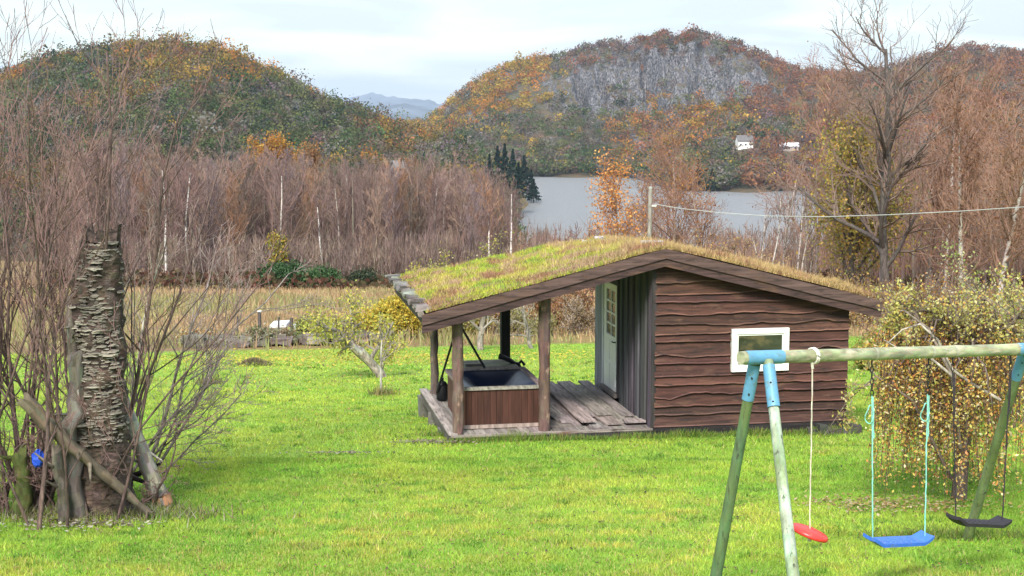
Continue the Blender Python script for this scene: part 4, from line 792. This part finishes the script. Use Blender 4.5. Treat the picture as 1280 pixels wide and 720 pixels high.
# ------------------------------------------------------------ utility pole and cable
pb = near_g(811, 52); up = empty('utility_pole', pb, 0, 'grey wooden utility pole rising behind the cabin roof', 'pole'); tp = Pt(813, 235, 52)-pb
m = MB(); m.tube([(0, 0, -.5), tp*.5, tp], [.085, .08, .07], 10, (.22, .20, .18), True); m.build('post', M_post, up, True)
m = MB(); m.tube([tp+[0, 0, -.02], tp+[0, 0, .05]], .075, 8, (.3, .3, .28), True); m.build('cap', M_post, up)
m = MB(); m.tube([tp+[.05, -.1, -.62], tp+[.2, -.12, -.62]], .03, 8, (.5, .5, .48), True); m.build('insulator', M_white, up)
m = MB(); cp = [(818, 255, 52), (850, 260.5, 50.5), (900, 266, 48), (960, 270, 46), (1030, 271, 43), (1110, 268.5, 40.5), (1200, 264, 38), (1290, 258, 35.5), (1400, 248, 33)]
m.tube([Pt(*q) for q in cp], .012, 6, (.42, .42, .41)); tag(m.build('overhead_cable', M_rope), 'pale overhead cable running from the pole to the right', 'cable')
seed(111)
# ------------------------------------------------------------ shrubs
def shrub(name, px, Y, top, wpx, pal, per, size, lab, wts=None, cat='shrub', twig=(.13, .10, .08), stems=10, up=.05, lv=2, spread=.12, rise=.8):
    g = near_g(px, Y); h = hgt(px, Y, top); W = wpx/F*Y/2; root = empty(name, g, 0, lab, cat); mt, mw, tips = MB(), MB(), []
    P_ = dict(nb=[7, 5, 3], ls=[.5, .5, .5], seg=4, wob=.2, up=up, ang=(25, 60), ctrunk=twig, ctwig=twig, minr=max(.004, Y*.00018), start=.25, rs=.55)
    for k in range(stems):
        a = rng.uniform(0, 6.28); R = W*math.sqrt(rng.random()); x, y = R*math.cos(a), R*math.sin(a)*.7; d = np.array([math.cos(a)*.35*R/W+rng.normal(0, .15), math.sin(a)*.35*R/W, rise]); d /= np.linalg.norm(d)
        grow(mt, mw, (x*.75, y*.75, -.05), d, h*rng.uniform(.65, 1)*math.sqrt(max(.2, 1-(R/W)**2*.7)), .02+.004*h, 0, lv, P_, tips)
    mt.build('stems', M_bark, root); 
    if mw.v: mw.build('twigs', M_twig, root)
    if per: lb = MB(); leaves_at(lb, tips, per, size, pal, wts, spread); lb.build('foliage', M_leaf, root)
    return root
Ob = [(.60, .42, .09), (.58, .29, .08), (.46, .42, .09), (.62, .53, .28), (.42, .18, .07)]
Yg = [(.40, .33, .06), (.30, .28, .05), (.17, .2, .04), (.42, .36, .20)]; Og = [(.36, .17, .05), (.42, .27, .07), (.25, .12, .05), (.45, .40, .28)]
shrub('evergreen_shrub', 352, 108, 331, 60, [(.03, .075, .02), (.05, .11, .03), (.02, .05, .018)], 26, .20, 'wide dark evergreen shrub at the edge of the wood', stems=30, up=0, spread=.3)
shrub('evergreen_shrub', 398, 107, 340, 40, [(.03, .075, .02), (.06, .12, .035)], 26, .20, 'smaller dark evergreen shrub right of the wide one', stems=20, up=0, spread=.3)
shrub('evergreen_shrub', 455, 109, 338, 30, [(.03, .05, .02), (.05, .06, .03)], 18, .18, 'small dull green shrub below the bare birches', stems=12, up=0, spread=.25)
shrub('autumn_shrub', 492, 55, 366, 60, [(.55, .42, .05), (.5, .36, .05), (.35, .33, .06)], 34, .11, 'bright yellow leaved shrub left of the roof eave', stems=16)
shrub('autumn_shrub', 532, 58, 338, 46, [(.55, .45, .06), (.5, .36, .05), (.4, .33, .2)], 22, .11, 'yellow leaved shrub showing above the eave of the turf roof', stems=12)
shrub('autumn_shrub', 548, 66, 316, 50, Yg, 10, .12, 'sparse tall yellow shrub behind the roof turf', stems=10, rise=1)
shrub('autumn_shrub', 612, 75, 285, 40, Yg, 9, .12, 'thin yellow birch sapling behind the middle of the turf roof', stems=5, rise=1.2)
shrub('bramble_shrub', 250, 52, 415, 90, Og, 8, .08, 'brown bramble shrub behind the old tree at the lawn edge', stems=14)
shrub('bramble_shrub', 330, 51, 410, 80, [(.12, .15, .05), (.25, .16, .09), (.3, .28, .2)], 12, .09, 'dull green bramble below the white slabs at the lawn edge', stems=16)
shrub('bramble_shrub', 395, 53, 396, 80, [(.2, .22, .05), (.3, .28, .08), (.14, .16, .05)], 14, .09, 'green yellow bramble right of the white slabs', stems=16)
shrub('bramble_shrub', 455, 55, 392, 80, Og, 9, .09, 'brown leaved bramble behind the leaning apple tree', stems=14)
shrub('bramble_shrub', 620, 58, 365, 90, Og, 10, .09, 'orange leaved bramble seen under the porch roof', stems=18)
shrub('bramble_shrub', 700, 60, 340, 80, [(.34, .16, .08), (.28, .12, .07), (.35, .22, .08)], 12, .09, 'red brown shrub seen between the posts and the door', stems=22)
shrub('bramble_shrub', 728, 57, 370, 70, [(.3, .2, .1), (.2, .14, .07)], 6, .08, 'bare tangled shrub beside the door end of the porch', stems=22, twig=(.3, .25, .21))
shrub('bramble_shrub', 660, 56, 385, 80, [(.3, .25, .1), (.2, .2, .07)], 8, .08, 'tangled pale shrub behind the hot tub at the lawn edge', stems=22, twig=(.3, .25, .21))
shrub('bramble_shrub', 575, 57, 380, 70, Yg, 10, .08, 'yellow bramble behind the left porch posts', stems=18)
shrub('autumn_shrub', 1112, 40, 412, 60, [(.16, .22, .04), (.28, .28, .06), (.3, .2, .06)], 16, .08, 'yellow green shrub just behind the right end of the cabin', stems=20)
shrub('autumn_shrub', 1175, 33, 384, 120, Ob, 22, .075, 'broad orange yellow shrub behind the swing beam', stems=26)
shrub('autumn_shrub', 1240, 31, 362, 150, Ob, 22, .075, 'orange yellow shrub behind the right end of the swing beam', stems=26)
shrub('autumn_shrub', 1268, 26, 300, 60, [(.30, .33, .10), (.42, .40, .2), (.2, .25, .06)], 12, .06, 'tall green yellow leaved shoots at the right edge', stems=10, rise=1.3)
shrub('bramble_shrub', 1180, 50, 330, 200, Og, 4, .08, 'tangled brown brushwood under the right hand trees', stems=40, twig=(.16, .10, .08), lv=2)
shrub('bramble_shrub', 1060, 60, 335, 140, [(.35, .22, .06), (.22, .14, .06)], 8, .10, 'ochre scrub behind the right slope of the roof', stems=30, twig=(.16, .10, .08))
shrub('bramble_shrub', 900, 62, 290, 170, [(.35, .2, .08), (.3, .22, .1)], 5, .10, 'brown scrub behind the roof ridge right of the pole', stems=34, twig=(.16, .10, .08))
shrub('bramble_shrub', 700, 80, 272, 110, [(.3, .2, .1)], 2, .10, 'bare reddish scrub on the slope below the lake', stems=34, twig=(.15, .085, .07))
# stone wall and posts at the lawn edge
m = MB()
for k in range(150):
    px = rng.uniform(225, 470); g = G(px, 436-(px-225)*.02+rng.uniform(-6, 0)); r_ = rng.uniform(.08, .22); m.box(g[0]-r_*1.4, g[0]+r_*1.4, g[1]-r_, g[1]+r_, g[2]-.05+rng.uniform(0, .2), g[2]+.1+rng.uniform(.05, .3), vary((.14, .125, .10), 1, .45)[0], jit=.08)
tag(m.build('stone_wall', M_rock), 'low tumbled grey stone wall along the lawn edge on the left', 'stone wall')
fpost = [(293, 56, 396, 'short thin grey fence post, leftmost by the field'), (321, 55, 391, 'dark fence post with a pale top left of the white slabs'), (345, 56, 397, 'thin fence post in front of the white slabs'), (361, 55, 398, 'short dark fence post between the two white slabs')]
for px, Y, top, lab in fpost:
    g = near_g(px, Y); h = hgt(px, Y, top); r = empty('fence_post', g, 0, lab, 'fence post'); m = MB(); m.tube([(0, 0, -.1), (.02, 0, h)], .07 if 'dark' in lab else .04, 7, (.08, .07, .065), True); m.build('post', M_bark, r)
    if 'pale top' in lab: m = MB(); m.tube([(.02, 0, h), (.02, 0, h+.06)], .09, 8, (.5, .5, .48), True); m.build('cap', M_white, r)
for x0, x1, yt, yb, lab in ((337, 358, 404, 410, 'left one of two long white slabs lying by the field fence'), (365, 389, 403, 411, 'right one of two long white slabs lying by the field fence')):
    a = Pt(x0, yb, 58); b = Pt(x1, yb-1, 58); m = MB(); m.hexa([a, b, a+[0, .8, .0], b+[0, .8, .0], a+[0, 0, .10], b+[0, 0, .12], a+[.05, .8, .17], b+[.05, .8, .18]], (.50, .51, .53)); tag(m.build('white_slab', M_tile), lab, 'slab')
# small thin saplings on lawn left
for px, py, top, lab in ((172, 480, 300, 'thin grey sapling on the lawn right of the old tree, nearest it'), (262, 480, 425, 'thin staked sapling in grass clump on the left lawn'), (477, 494, 400, 'slim upright sapling beside the leaning apple tree')):
    g = G(px, py); h = CZ-(top-140)/F*g[1]-g[2]; tree('sapling_tree', g, h, .035, dict(nb=[8, 3], ls=[.4, .5], seg=4, wob=.1, up=.1, ang=(25, 50), ctrunk=(.32, .30, .26), ctwig=(.22, .19, .16), minr=.006, start=.4, rs=.5), 2, lab)
    m = MB(); n_ = 260; m.blades(np.stack([g[0]+rng.normal(0, .14, n_), g[1]+rng.normal(0, .14, n_), np.full(n_, g[2])], 1), rng.uniform(.08, .28, n_), .02, pick([(.3, .25, .1), (.15, .2, .05), (.2, .14, .08)], n_), .5)
    tag(m.build('grass_clump', M_grass), {172: 'clump of long grass at the foot of the thin grey sapling', 262: 'clump of long grass at the foot of the staked sapling', 477: 'clump of dead grass at the foot of the sapling by the apple tree'}[px], 'grass clump')
# leaning apple tree
g = G(479, 472); root = empty('apple_tree', g, 0, 'old apple tree with a thick pale trunk leaning left over the lawn', 'tree'); mt, mw, tips = MB(), MB(), []
pts = [Pt(*q)-g for q in ((481, 480, g[1]), (475, 466, g[1]), (462, 452, g[1]-.1), (450, 440, g[1]-.2), (440, 433, g[1]-.3))]; mt.tube(pts, [.15, .13, .12, .13, .09], 9, vary((.30, .27, .23), 4*9, .2), True, bump=.08)
PA = dict(nb=[7, 5, 3], ls=[.55, .5, .5], seg=5, wob=.3, up=.02, ang=(30, 70), ctrunk=(.24, .21, .18), ctwig=(.22, .19, .16), minr=.007, start=.15, rs=.6, split=0)
for st_, d, ln in ((3, (-1, 0, .1), 1.4), (4, (-.9, -.2, .5), 1.3), (4, (-.3, .2, 1), 1.2), (2, (.4, 0, 1), 1.2), (4, (-1, .3, -.05), 1.2), (1, (.4, .2, .9), .9)):
    grow(mt, mw, pts[st_], np.array(d)/np.linalg.norm(d), ln, .06, 0, 2, PA, tips)
mt.build('trunk', M_bark, root, True); mw.build('branches', M_twig, root); lb = MB(); leaves_at(lb, tips, 13, .075, [(.45, .42, .07), (.28, .32, .06), (.5, .42, .09)], None, .15); lb.build('foliage', M_leaf, root)
for px, py, lab in ((287, 452, 'small grey apple tree in pale bark seen between the left porch posts'),): pass
g = G(601, 438); tree('apple_tree', g, 2.6, .12, dict(PA, nb=[7, 5, 3], up=.05, ctrunk=(.26, .22, .19)), 3, 'old pale barked fruit tree seen between the porch posts', d=(.15, 0, 1))
g = G(668, 436); tree('apple_tree', g, 2.4, .08, dict(PA, ctrunk=(.3, .27, .24)), 3, 'crooked pale fruit tree seen right of the hanging chain', d=(.1, 0, 1))
# pile of cut grass
g = G(317, 457); m = MB(); n_ = 500; a = rng.normal(0, .18, (n_, 2)); m.blades(np.stack([g[0]+a[:, 0]*1.2, g[1]+a[:, 1], g[2]+.15*np.exp(-(a**2).sum(1)*12)], 1), .1, .03, pick([(.22, .18, .1), (.12, .10, .06)], n_), 1); tag(m.build('cuttings_heap', M_grass), 'small brown heap of cuttings on the left lawn', 'heap')
seed(112)
# ------------------------------------------------------------ OLD TREE (snag + thicket)
YS = 17.2
g = G(122, 642); YS = g[1]; snag = empty('old_tree_stump', g, 0, 'thick dead tree trunk covered with rows of bracket fungus', 'dead tree')
zs = np.linspace(-.15, 0, 1); prof = [(650, 124, 46), (620, 125, 40), (580, 126, 36), (540, 125, 34), (500, 125, 33), (450, 124, 32), (400, 122, 31), (350, 122, 30), (312, 126, 27), (298, 127, 21)]
pts = np.array([Pt(cx, py, YS)-g for py, cx, wd in prof]); rad = np.array([wd/F*YS for _, _, wd in prof]); pts[0][2] -= .1
fi = np.linspace(0, 9, 40); pi_ = np.stack([np.interp(fi, range(10), pts[:, k]) for k in range(3)], 1); ri = np.interp(fi, range(10), rad)
m = MB(); m.tube(pi_, ri, 22, vary((.085, .06, .048), 39*22, .4), True, bump=.15, jag=.22); tr = m.build('trunk', M_snag, snag, True)
def fungus(mb, z, a, size):
    k = np.interp(z, pi_[:, 2], range(40)); c = np.array([np.interp(k, range(40), pi_[:, q]) for q in range(3)]); R = float(np.interp(k, range(40), ri))*.97
    e = np.array([math.cos(a), math.sin(a), 0]); t_ = np.array([-e[1], e[0], 0]); p = c+e*R; nn = 7; V = [p+t_*-size*.9, p+t_*size*.9]; ang = np.linspace(-1.35, 1.35, nn)
    rim = [p+e*size*.75*math.cos(q)*rng.uniform(.85, 1.1)+t_*size*math.sin(q)+np.array([0, 0, -.012+.004*rng.normal()]) for q in ang]; rim2 = [q-[0, 0, size*.16] for q in rim]
    V = [p+[0, 0, .006]]+rim+rim2+[p-[0, 0, size*.5]]; f1 = [(0, 1+q, 2+q) for q in range(nn-1)]; f2 = [(nn*2+1, nn+2+q, nn+1+q) for q in range(nn-1)]; f3 = [(1+q, nn+1+q, nn+2+q, 2+q) for q in range(nn-1)]
    k = rng.uniform(.75, 1.2); k *= .4+1.0*fbm(a*1.3+2, z*3+4, 3); mb.add(V, f1, np.array([.15, .13, .105])*k); mb.add(V, f3, np.array([.36, .32, .26])*k); mb.add(V, f2, np.array([.03, .023, .018]))
for k_ in range(9):
    a_ = rng.uniform(0, 6.28); p0 = pi_[-1]+[ri[-1]*.7*math.cos(a_), ri[-1]*.7*math.sin(a_), -.25]; m = MB(); m.tube([p0, p0+[rng.normal(0, .02), rng.normal(0, .02), rng.uniform(.2, .5)]], [.04, .008], 5, (.10, .075, .06), True); m.build('splinter', M_bark, snag)
rest = MB(); cnt = 0; zt0, zt1 = Pt(120, 548, YS)[2]-g[2], Pt(120, 300, YS)[2]-g[2]
NF = 1300
for i in range(NF):
    z = rng.uniform(zt0, zt1); a = -math.pi/2+rng.normal(0, .75) if rng.random() < .8 else rng.uniform(0, 6.28); s = rng.uniform(.018, .05)*(1+.9*(rng.random() < .12))
    if fbm(a*1.7+5, z*2.1, 3) < .37: continue
    if i < 100: m = MB(); s *= 1.15; fungus(m, z, -math.pi/2+rng.uniform(-1.25, 1.25), s); m.build('bracket_fungus', M_rock, snag)
    else: fungus(rest, z, a, s)
o = rest.build('bracket_fungus_rows', M_rock, snag); o['kind'] = 'stuff'
M_dead = mat('dead_wood', .85, nscale=(14, 14, 4), namt=.35, bump=.6, extra=speck(5, (.14, .11, .085), .60, .76, (1, 1, .3)))
def log(px0, py0, Y0, px1, py1, Y1, r0, r1, name, lab, c, broken=None, cat='log', bend=0.02, mt_=M_dead):
    a, b = Pt(px0, py0, Y0), Pt(px1, py1, Y1); root = empty(name, a, 0, lab, cat); k = np.linspace(0, 1, 12)[:, None]; P3 = (b-a)*k+rng.normal(0, bend*.7, (12, 3))*np.sin(k*math.pi)+np.sin(k*5+px0)*bend*[1, 1, 0]; m = MB(); m.tube(P3, np.linspace(r0, r1, 12)*(1+rng.normal(0, .07*min(1, bend/.02), 12)), 13, vary(c, 11*13, .25), True, bump=.09, jag=r1*1.1)
    for q_ in range(3):
        u_ = rng.integers(4, 11); e_ = rng.normal(0, 1, 3); e_[1] = -abs(e_[1]); e_ /= np.linalg.norm(e_); m.tube([P3[u_], P3[u_]+e_*r1*1.8, P3[u_]+e_*r1*rng.uniform(2.5, 5)+[0, 0, .03]], [r1*.4, r1*.25, r1*.12], 5, np.array(c)*.8, True); m.build('trunk', mt_, root, True)
    if broken: m = MB(); d = (a-b)/np.linalg.norm(a-b); m.tube([-d*.10, d*.02, d*.05], [r0*1.02, r0*1.12, r0*.9], 9, broken, True, bump=.25); m.build('broken_end', mt_, root)
g1 = G(207, 633); g2 = G(182, 646)
log(204, 630, g1[1], 148, 490, g1[1]+.15, .105, .085, 'leaning_log', 'thick pale grey log leaning on the right side of the dead trunk', (.52, .48, .41), (.40, .20, .11), bend=.006)
log(184, 642, g2[1]-.25, 28, 500, g2[1]-.45, .045, .085, 'leaning_log', 'long thin brown pole leaning across the front of the dead trunk', (.22, .18, .13))
gb = G(78, 655); log(76, 656, gb[1], 74, 560, gb[1]+.1, .055, .07, 'stump', 'narrow upright grey stub at the left of the dark hollow', (.24, .20, .16), None, 'stump'); 
gb = G(100, 648); log(97, 650, gb[1]-.05, 90, 440, gb[1]+.0, .13, .075, 'snag', 'weathered pale dead stem standing in front of the dead trunk', (.27, .24, .20), None, 'dead stem', .05)
log(96, 500, gb[1]+.0, 88, 372, gb[1]+.2, .07, .05, 'dead_branch', 'upper grey dead branch left of the bracket fungus', (.26, .22, .18), None, 'dead branch')
gb = G(25, 645); log(30, 648, gb[1], 24, 565, gb[1]+.1, .10, .09, 'stump', 'mossy green stump at the far left of the thicket', (.14, .16, .05), None, 'stump')
gb = G(55, 640); log(52, 642, gb[1]+.3, 60, 520, gb[1]+.5, .13, .09, 'stump', 'dark stem standing in for the black hollow behind the blue cloth', (.10, .075, .06), None, 'stump')  # dark stem added to give the hollow its blackness
gb = G(145, 630); log(150, 635, gb[1]+.35, 138, 560, gb[1]+.45, .20, .15, 'stump', 'dark burl stump between the dead trunk and the leaning log', (.045, .03, .025), None, 'stump', .03)
# blue cloth
bp_ = Pt(48, 573, 16.6); m = MB(); u = rng.normal(size=(0, 3)); th = np.linspace(0, math.pi, 9); ph = np.linspace(0, 2*math.pi, 13)[:-1]
V = np.array([[(math.sin(t)*math.cos(f), math.sin(t)*math.sin(f), math.cos(t)) for f in ph] for t in th]).reshape(-1, 3)*[.075, .06, .095]*(1+rng.normal(0, .13, (9*12, 1))); i = np.arange(8)[:, None]*12; j = np.arange(12)[None]
m.add(V+bp_, np.stack([i+j, i+(j+1) % 12, i+(j+1) % 12+12, i+j+12], -1).reshape(-1, 4), (.02, .08, .5)); tag(m.build('blue_cloth', mat('blue_cloth', .6, base=(.02, .07, .48), namt=.2)), 'crumpled bright blue cloth caught in the thicket', 'cloth')
# thicket of willow shoots, several clumps
PW = dict(nb=[8, 4, 3], ls=[.40, .5, .5], seg=6, wob=.09, up=.05, ang=(14, 38), ctrunk=(.11, .072, .063), ctwig=(.165, .098, .088), minr=.003, start=.22, rs=.55, split=1)
def thicket(px, py, stems, lab, lean, hr, P_=PW, spread=.5, lv=3, dY=0):
    g = G(px, py); g = g+[0, dY, 0]; g[2] = float(gz(g[0], g[1])); root = empty('willow_thicket', g, 0, lab, 'bush'); mt, mw = MB(), MB()
    for k in range(stems):
        x = rng.normal(0, spread); y = rng.normal(0, .3); d = np.array([lean+x*.35/spread*.5+rng.normal(0, .13), rng.normal(0, .2), 1]); d /= np.linalg.norm(d)
        grow(mt, mw, (x, y, -.1), d, rng.uniform(*hr), rng.uniform(.014, .030), 0, lv, P_)
    mt.build('stems', M_bark, root, True); mw.build('twigs', M_twig, root)
thicket(20, 640, 9, 'tall bare shoots at the left edge beside the dead trunk', -.03, (4.2, 5.5), spread=.45)
thicket(75, 635, 9, 'tallest purple brown shoots rising left of the fungus trunk', .0, (4.6, 5.8), spread=.35, dY=.3)
thicket(130, 625, 5, 'purple brown shoots rising behind the fungus trunk', .10, (3.6, 5.0), spread=.3, dY=.7)
thicket(-60, 640, 7, 'bare shoots cut by the left edge of the view', 0, (4.0, 5.2), spread=.5)
PG = dict(PW, ctrunk=(.17, .14, .125), ctwig=(.21, .165, .145), nb=[10, 5, 3], ang=(18, 45), wob=.12, up=.03)
thicket(160, 600, 5, 'grey arching shoots spreading right from the dead trunk', .52, (2.9, 3.9), PG, .12, dY=.7)
thicket(150, 600, 4, 'low grey twigs fanning out over the lawn to the right', 1.0, (1.8, 2.6), dict(PG, up=.0), .12, dY=.6)
thicket(40, 634, 26, 'short tangled brown twigs around the stumps', .0, (.8, 1.9), dict(PW, nb=[7, 4, 3], wob=.3, ang=(30, 80)), .6, dY=-.2)
thicket(95, 655, 5, 'fine purple brown shoots growing up in front of the fungus trunk', .05, (2.4, 3.8), dict(PW, nb=[7, 4, 3]), .28, dY=-.1)
thicket(150, 640, 4, 'low dark tangle of twigs between the dead trunk and the leaning log', .0, (.4, .9), dict(PW, nb=[6, 4, 3], wob=.35, ang=(30, 80)), .25, dY=.1)
# debris at the foot
m = MB(); n_ = 2600; x = rng.normal(-4.95, .75, n_); y = rng.normal(16.9, .28, n_); m.blades(np.stack([x, y, gz(x, y)], 1), rng.uniform(.04, .16, n_), .014, pick([(.16, .22, .04), (.18, .13, .08), (.08, .06, .04), (.3, .27, .2)], n_), 1.2)
tag(m.build('litter_grass', M_grass), 'rough grass and dead litter around the foot of the old tree', 'grass', kind='stuff')
seed(113)
# ------------------------------------------------------------ WEEPING BUSH on the right
g = near_g(1212, 18.1); root = empty('weeping_bush', g, 0, 'drooping bush with small yellow and orange leaves behind the swings', 'bush'); mt, mw, lb = MB(), MB(), MB()
mt.tube([(0, 0, -.1), (.03, 0, .8), (0, .05, 1.5), (-.05, 0, 2.1)], [.10, .085, .07, .05], 9, (.12, .09, .075), True)
PALB = [(.60, .48, .12), (.60, .35, .08), (.50, .20, .07), (.62, .54, .32), (.42, .42, .09), (.24, .13, .08)]; WB = [3, 3, 2, 2, 2, 1.2]
def strand(p, ln, n_leaf, pal=PALB, wts=WB, drift=(0, 0), sz=.043):
    k = np.linspace(0, 1, 9); x = p[0]+drift[0]*k+np.cumsum(rng.normal(0, .025, 9)); y = p[1]+drift[1]*k+np.cumsum(rng.normal(0, .025, 9)); z = p[2]-ln*k**1.15; q = np.stack([x, y, z], 1); q[:, 2] = np.maximum(q[:, 2], .03)
    mw.tube(q, np.linspace(.006, .003, 9), 3, (.10, .065, .05)); u = rng.uniform(0, 8, n_leaf); i_ = np.minimum(u.astype(int), 7); P3 = q[i_]+(q[i_+1]-q[i_])*(u-i_)[:, None]+rng.normal(0, .03, (n_leaf, 3)); lb.quads(P3, rng.uniform(.7, 1.3, n_leaf)*sz, pick(pal, n_leaf, wts, .25), aspect=.7)
for k in range(44):
    a = rng.uniform(0, 2*math.pi); R = rng.uniform(.4, 1.25); h0 = rng.uniform(1.3, 2.1); e = np.array([math.cos(a), math.sin(a)*.75]); u = np.linspace(0, 1, 10); top = rng.uniform(1.9, 2.75)
    q = np.stack([e[0]*R*u+rng.normal(0, .02, 10), e[1]*R*u, h0+(top-h0)*np.sin(u*2.0)/np.sin(1.57)-.55*u**3], 1); mt.tube(q, np.linspace(.022, .007, 10), 5, (.13, .095, .08))
    for s_ in range(10):
        p = q[rng.integers(2, 10)]; ln = (p[2]-.05)*rng.uniform(.25, 1.0); strand(p, ln, int(26+ln*30), drift=(e[0]*.12, e[1]*.1))
# big pale branch arching in front and leafy sprays to the left
def Lp(px, py, Y): return Pt(px, py, Y)-g
mt.tube([Lp(1250, 500, 17.6), Lp(1215, 480, 17.5), Lp(1190, 462, 17.4), Lp(1172, 425, 17.3), Lp(1150, 405, 17.3), Lp(1128, 412, 17.3), Lp(1108, 430, 17.3)], [.022, .02, .018, .016, .013, .009, .005], 7, (.34, .30, .25)); mt.tube([Lp(1190, 470, 17.4), Lp(1160, 445, 17.3), Lp(1130, 440, 17.2), Lp(1105, 425, 17.2)], [.02, .016, .01, .006], 6, (.36, .31, .26))
mt.tube([Lp(1200, 560, 17.8), Lp(1190, 470, 17.6), Lp(1160, 410, 17.6), Lp(1130, 388, 17.7), Lp(1102, 392, 17.8)], [.03, .025, .016, .01, .006], 6, (.2, .16, .13))
mt.tube([Lp(1190, 600, 17.9), Lp(1140, 500, 17.8), Lp(1095, 470, 17.8), Lp(1060, 500, 17.9), (Lp(1030, 545, 18))], [.025, .018, .012, .008, .004], 6, (.16, .12, .1))
PALC = [(.50, .46, .20), (.44, .40, .10), (.34, .34, .08), (.46, .28, .07)]
PS = dict(nb=[6, 4], ls=[.5, .5], seg=4, wob=.22, up=-.02, ang=(25, 60), ctrunk=(.2, .16, .13), ctwig=(.16, .12, .10), minr=.003, start=.1, rs=.6)
for (px, py, px2, py2, ln, k_) in ((1140, 392, 1112, 384, .35, 2), (1150, 400, 1118, 398, .4, 3), (1120, 400, 1098, 412, .2, 1), (1090, 480, 1060, 500, .35, 1), (1065, 500, 1045, 540, .3, 1), (1095, 470, 1066, 450, .3, 1), (1150, 400, 1120, 370, .6, 4), (1180, 420, 1170, 372, .6, 4), (1200, 430, 1230, 380, .7, 4), (1240, 430, 1270, 370, .8, 5), (1270, 400, 1275, 310, .9, 5), (1290, 420, 1300, 330, .9, 4)):
    for q_ in range(k_):
        p0 = Lp(px, py, 17.8); d_2 = Lp(px2, py2, 17.8+rng.normal(0, .1))-p0; d_2 = d_2/np.linalg.norm(d_2)+rng.normal(0, .25, 3); tips = []
        grow(mt, mw, p0, d_2/np.linalg.norm(d_2), ln*rng.uniform(.7, 1.1), .008, 0, 2, PS, tips); leaves_at(lb, tips, 5, .042, PALC, [3, 3, 2, 1.5], .035)
mt.build('stems', M_bark, root, True); mw.build('twigs', M_twig, root); lb.build('foliage', M_leaf, root)
# longer grass coloured darker to paint contact shade along skirt and leg
m = MB(); nn = 4200; s_ = rng.uniform(-.1, 6.95, nn); v_2 = -.08-np.abs(rng.normal(0, .07, nn)); x = -.97+.984*s_-.179*v_2; y = 24+.179*s_+.984*v_2
m.blades(np.stack([x, y, gz(x, y)], 1), rng.uniform(.05, .16, nn)*(.4+1.2*fbm(s_*2, s_*0, 3)), .014, pick([(.10, .20, .03), (.17, .28, .04), (.25, .26, .07)], nn), .6)
for px, py, sx_, nn, hh in ((1200, 672, .5, 900, .10), (820, 551, 1.6, 120, .07), (560, 545, .3, 250, .12), (1030, 545, .3, 150, .1), (538, 520, .25, 220, .12)):
    g_ = G(px, py); x = g_[0]+rng.normal(0, sx_, nn); y = g_[1]+rng.normal(0, .12, nn); m.blades(np.stack([x, y, gz(x, y)], 1), rng.uniform(.4, 1.3, nn)*hh, .014, pick([(.07, .13, .02), (.12, .2, .03), (.2, .2, .06)], nn), .8)
tag(m.build('rough_grass', M_grass), 'longer grass tufts darkened as painted contact shade along the porch skirt and by the swing leg', 'grass', kind='stuff')
seed(114)
# ------------------------------------------------------------ haze
HAZE = 7e-5
m = MB(); m.box(-14000, 14000, -800, 14000, -62, 260, (1, 1, 1)); hz = m.build('haze', bpy.data.materials.new('haze')); hm = hz.data.materials[0]; hm.use_nodes = True; hn = hm.node_tree; hn.nodes.clear()
v_ = hn.nodes.new('ShaderNodeVolumePrincipled'); v_.inputs['Color'].default_value = (.66, .80, 1, 1); v_.inputs['Density'].default_value = HAZE; v_.inputs['Anisotropy'].default_value = .2; oo = hn.nodes.new('ShaderNodeOutputMaterial'); hn.links.new(v_.outputs[0], oo.inputs['Volume'])
tag(hz, 'thin blue haze in the air over the valley', 'haze', kind='stuff')
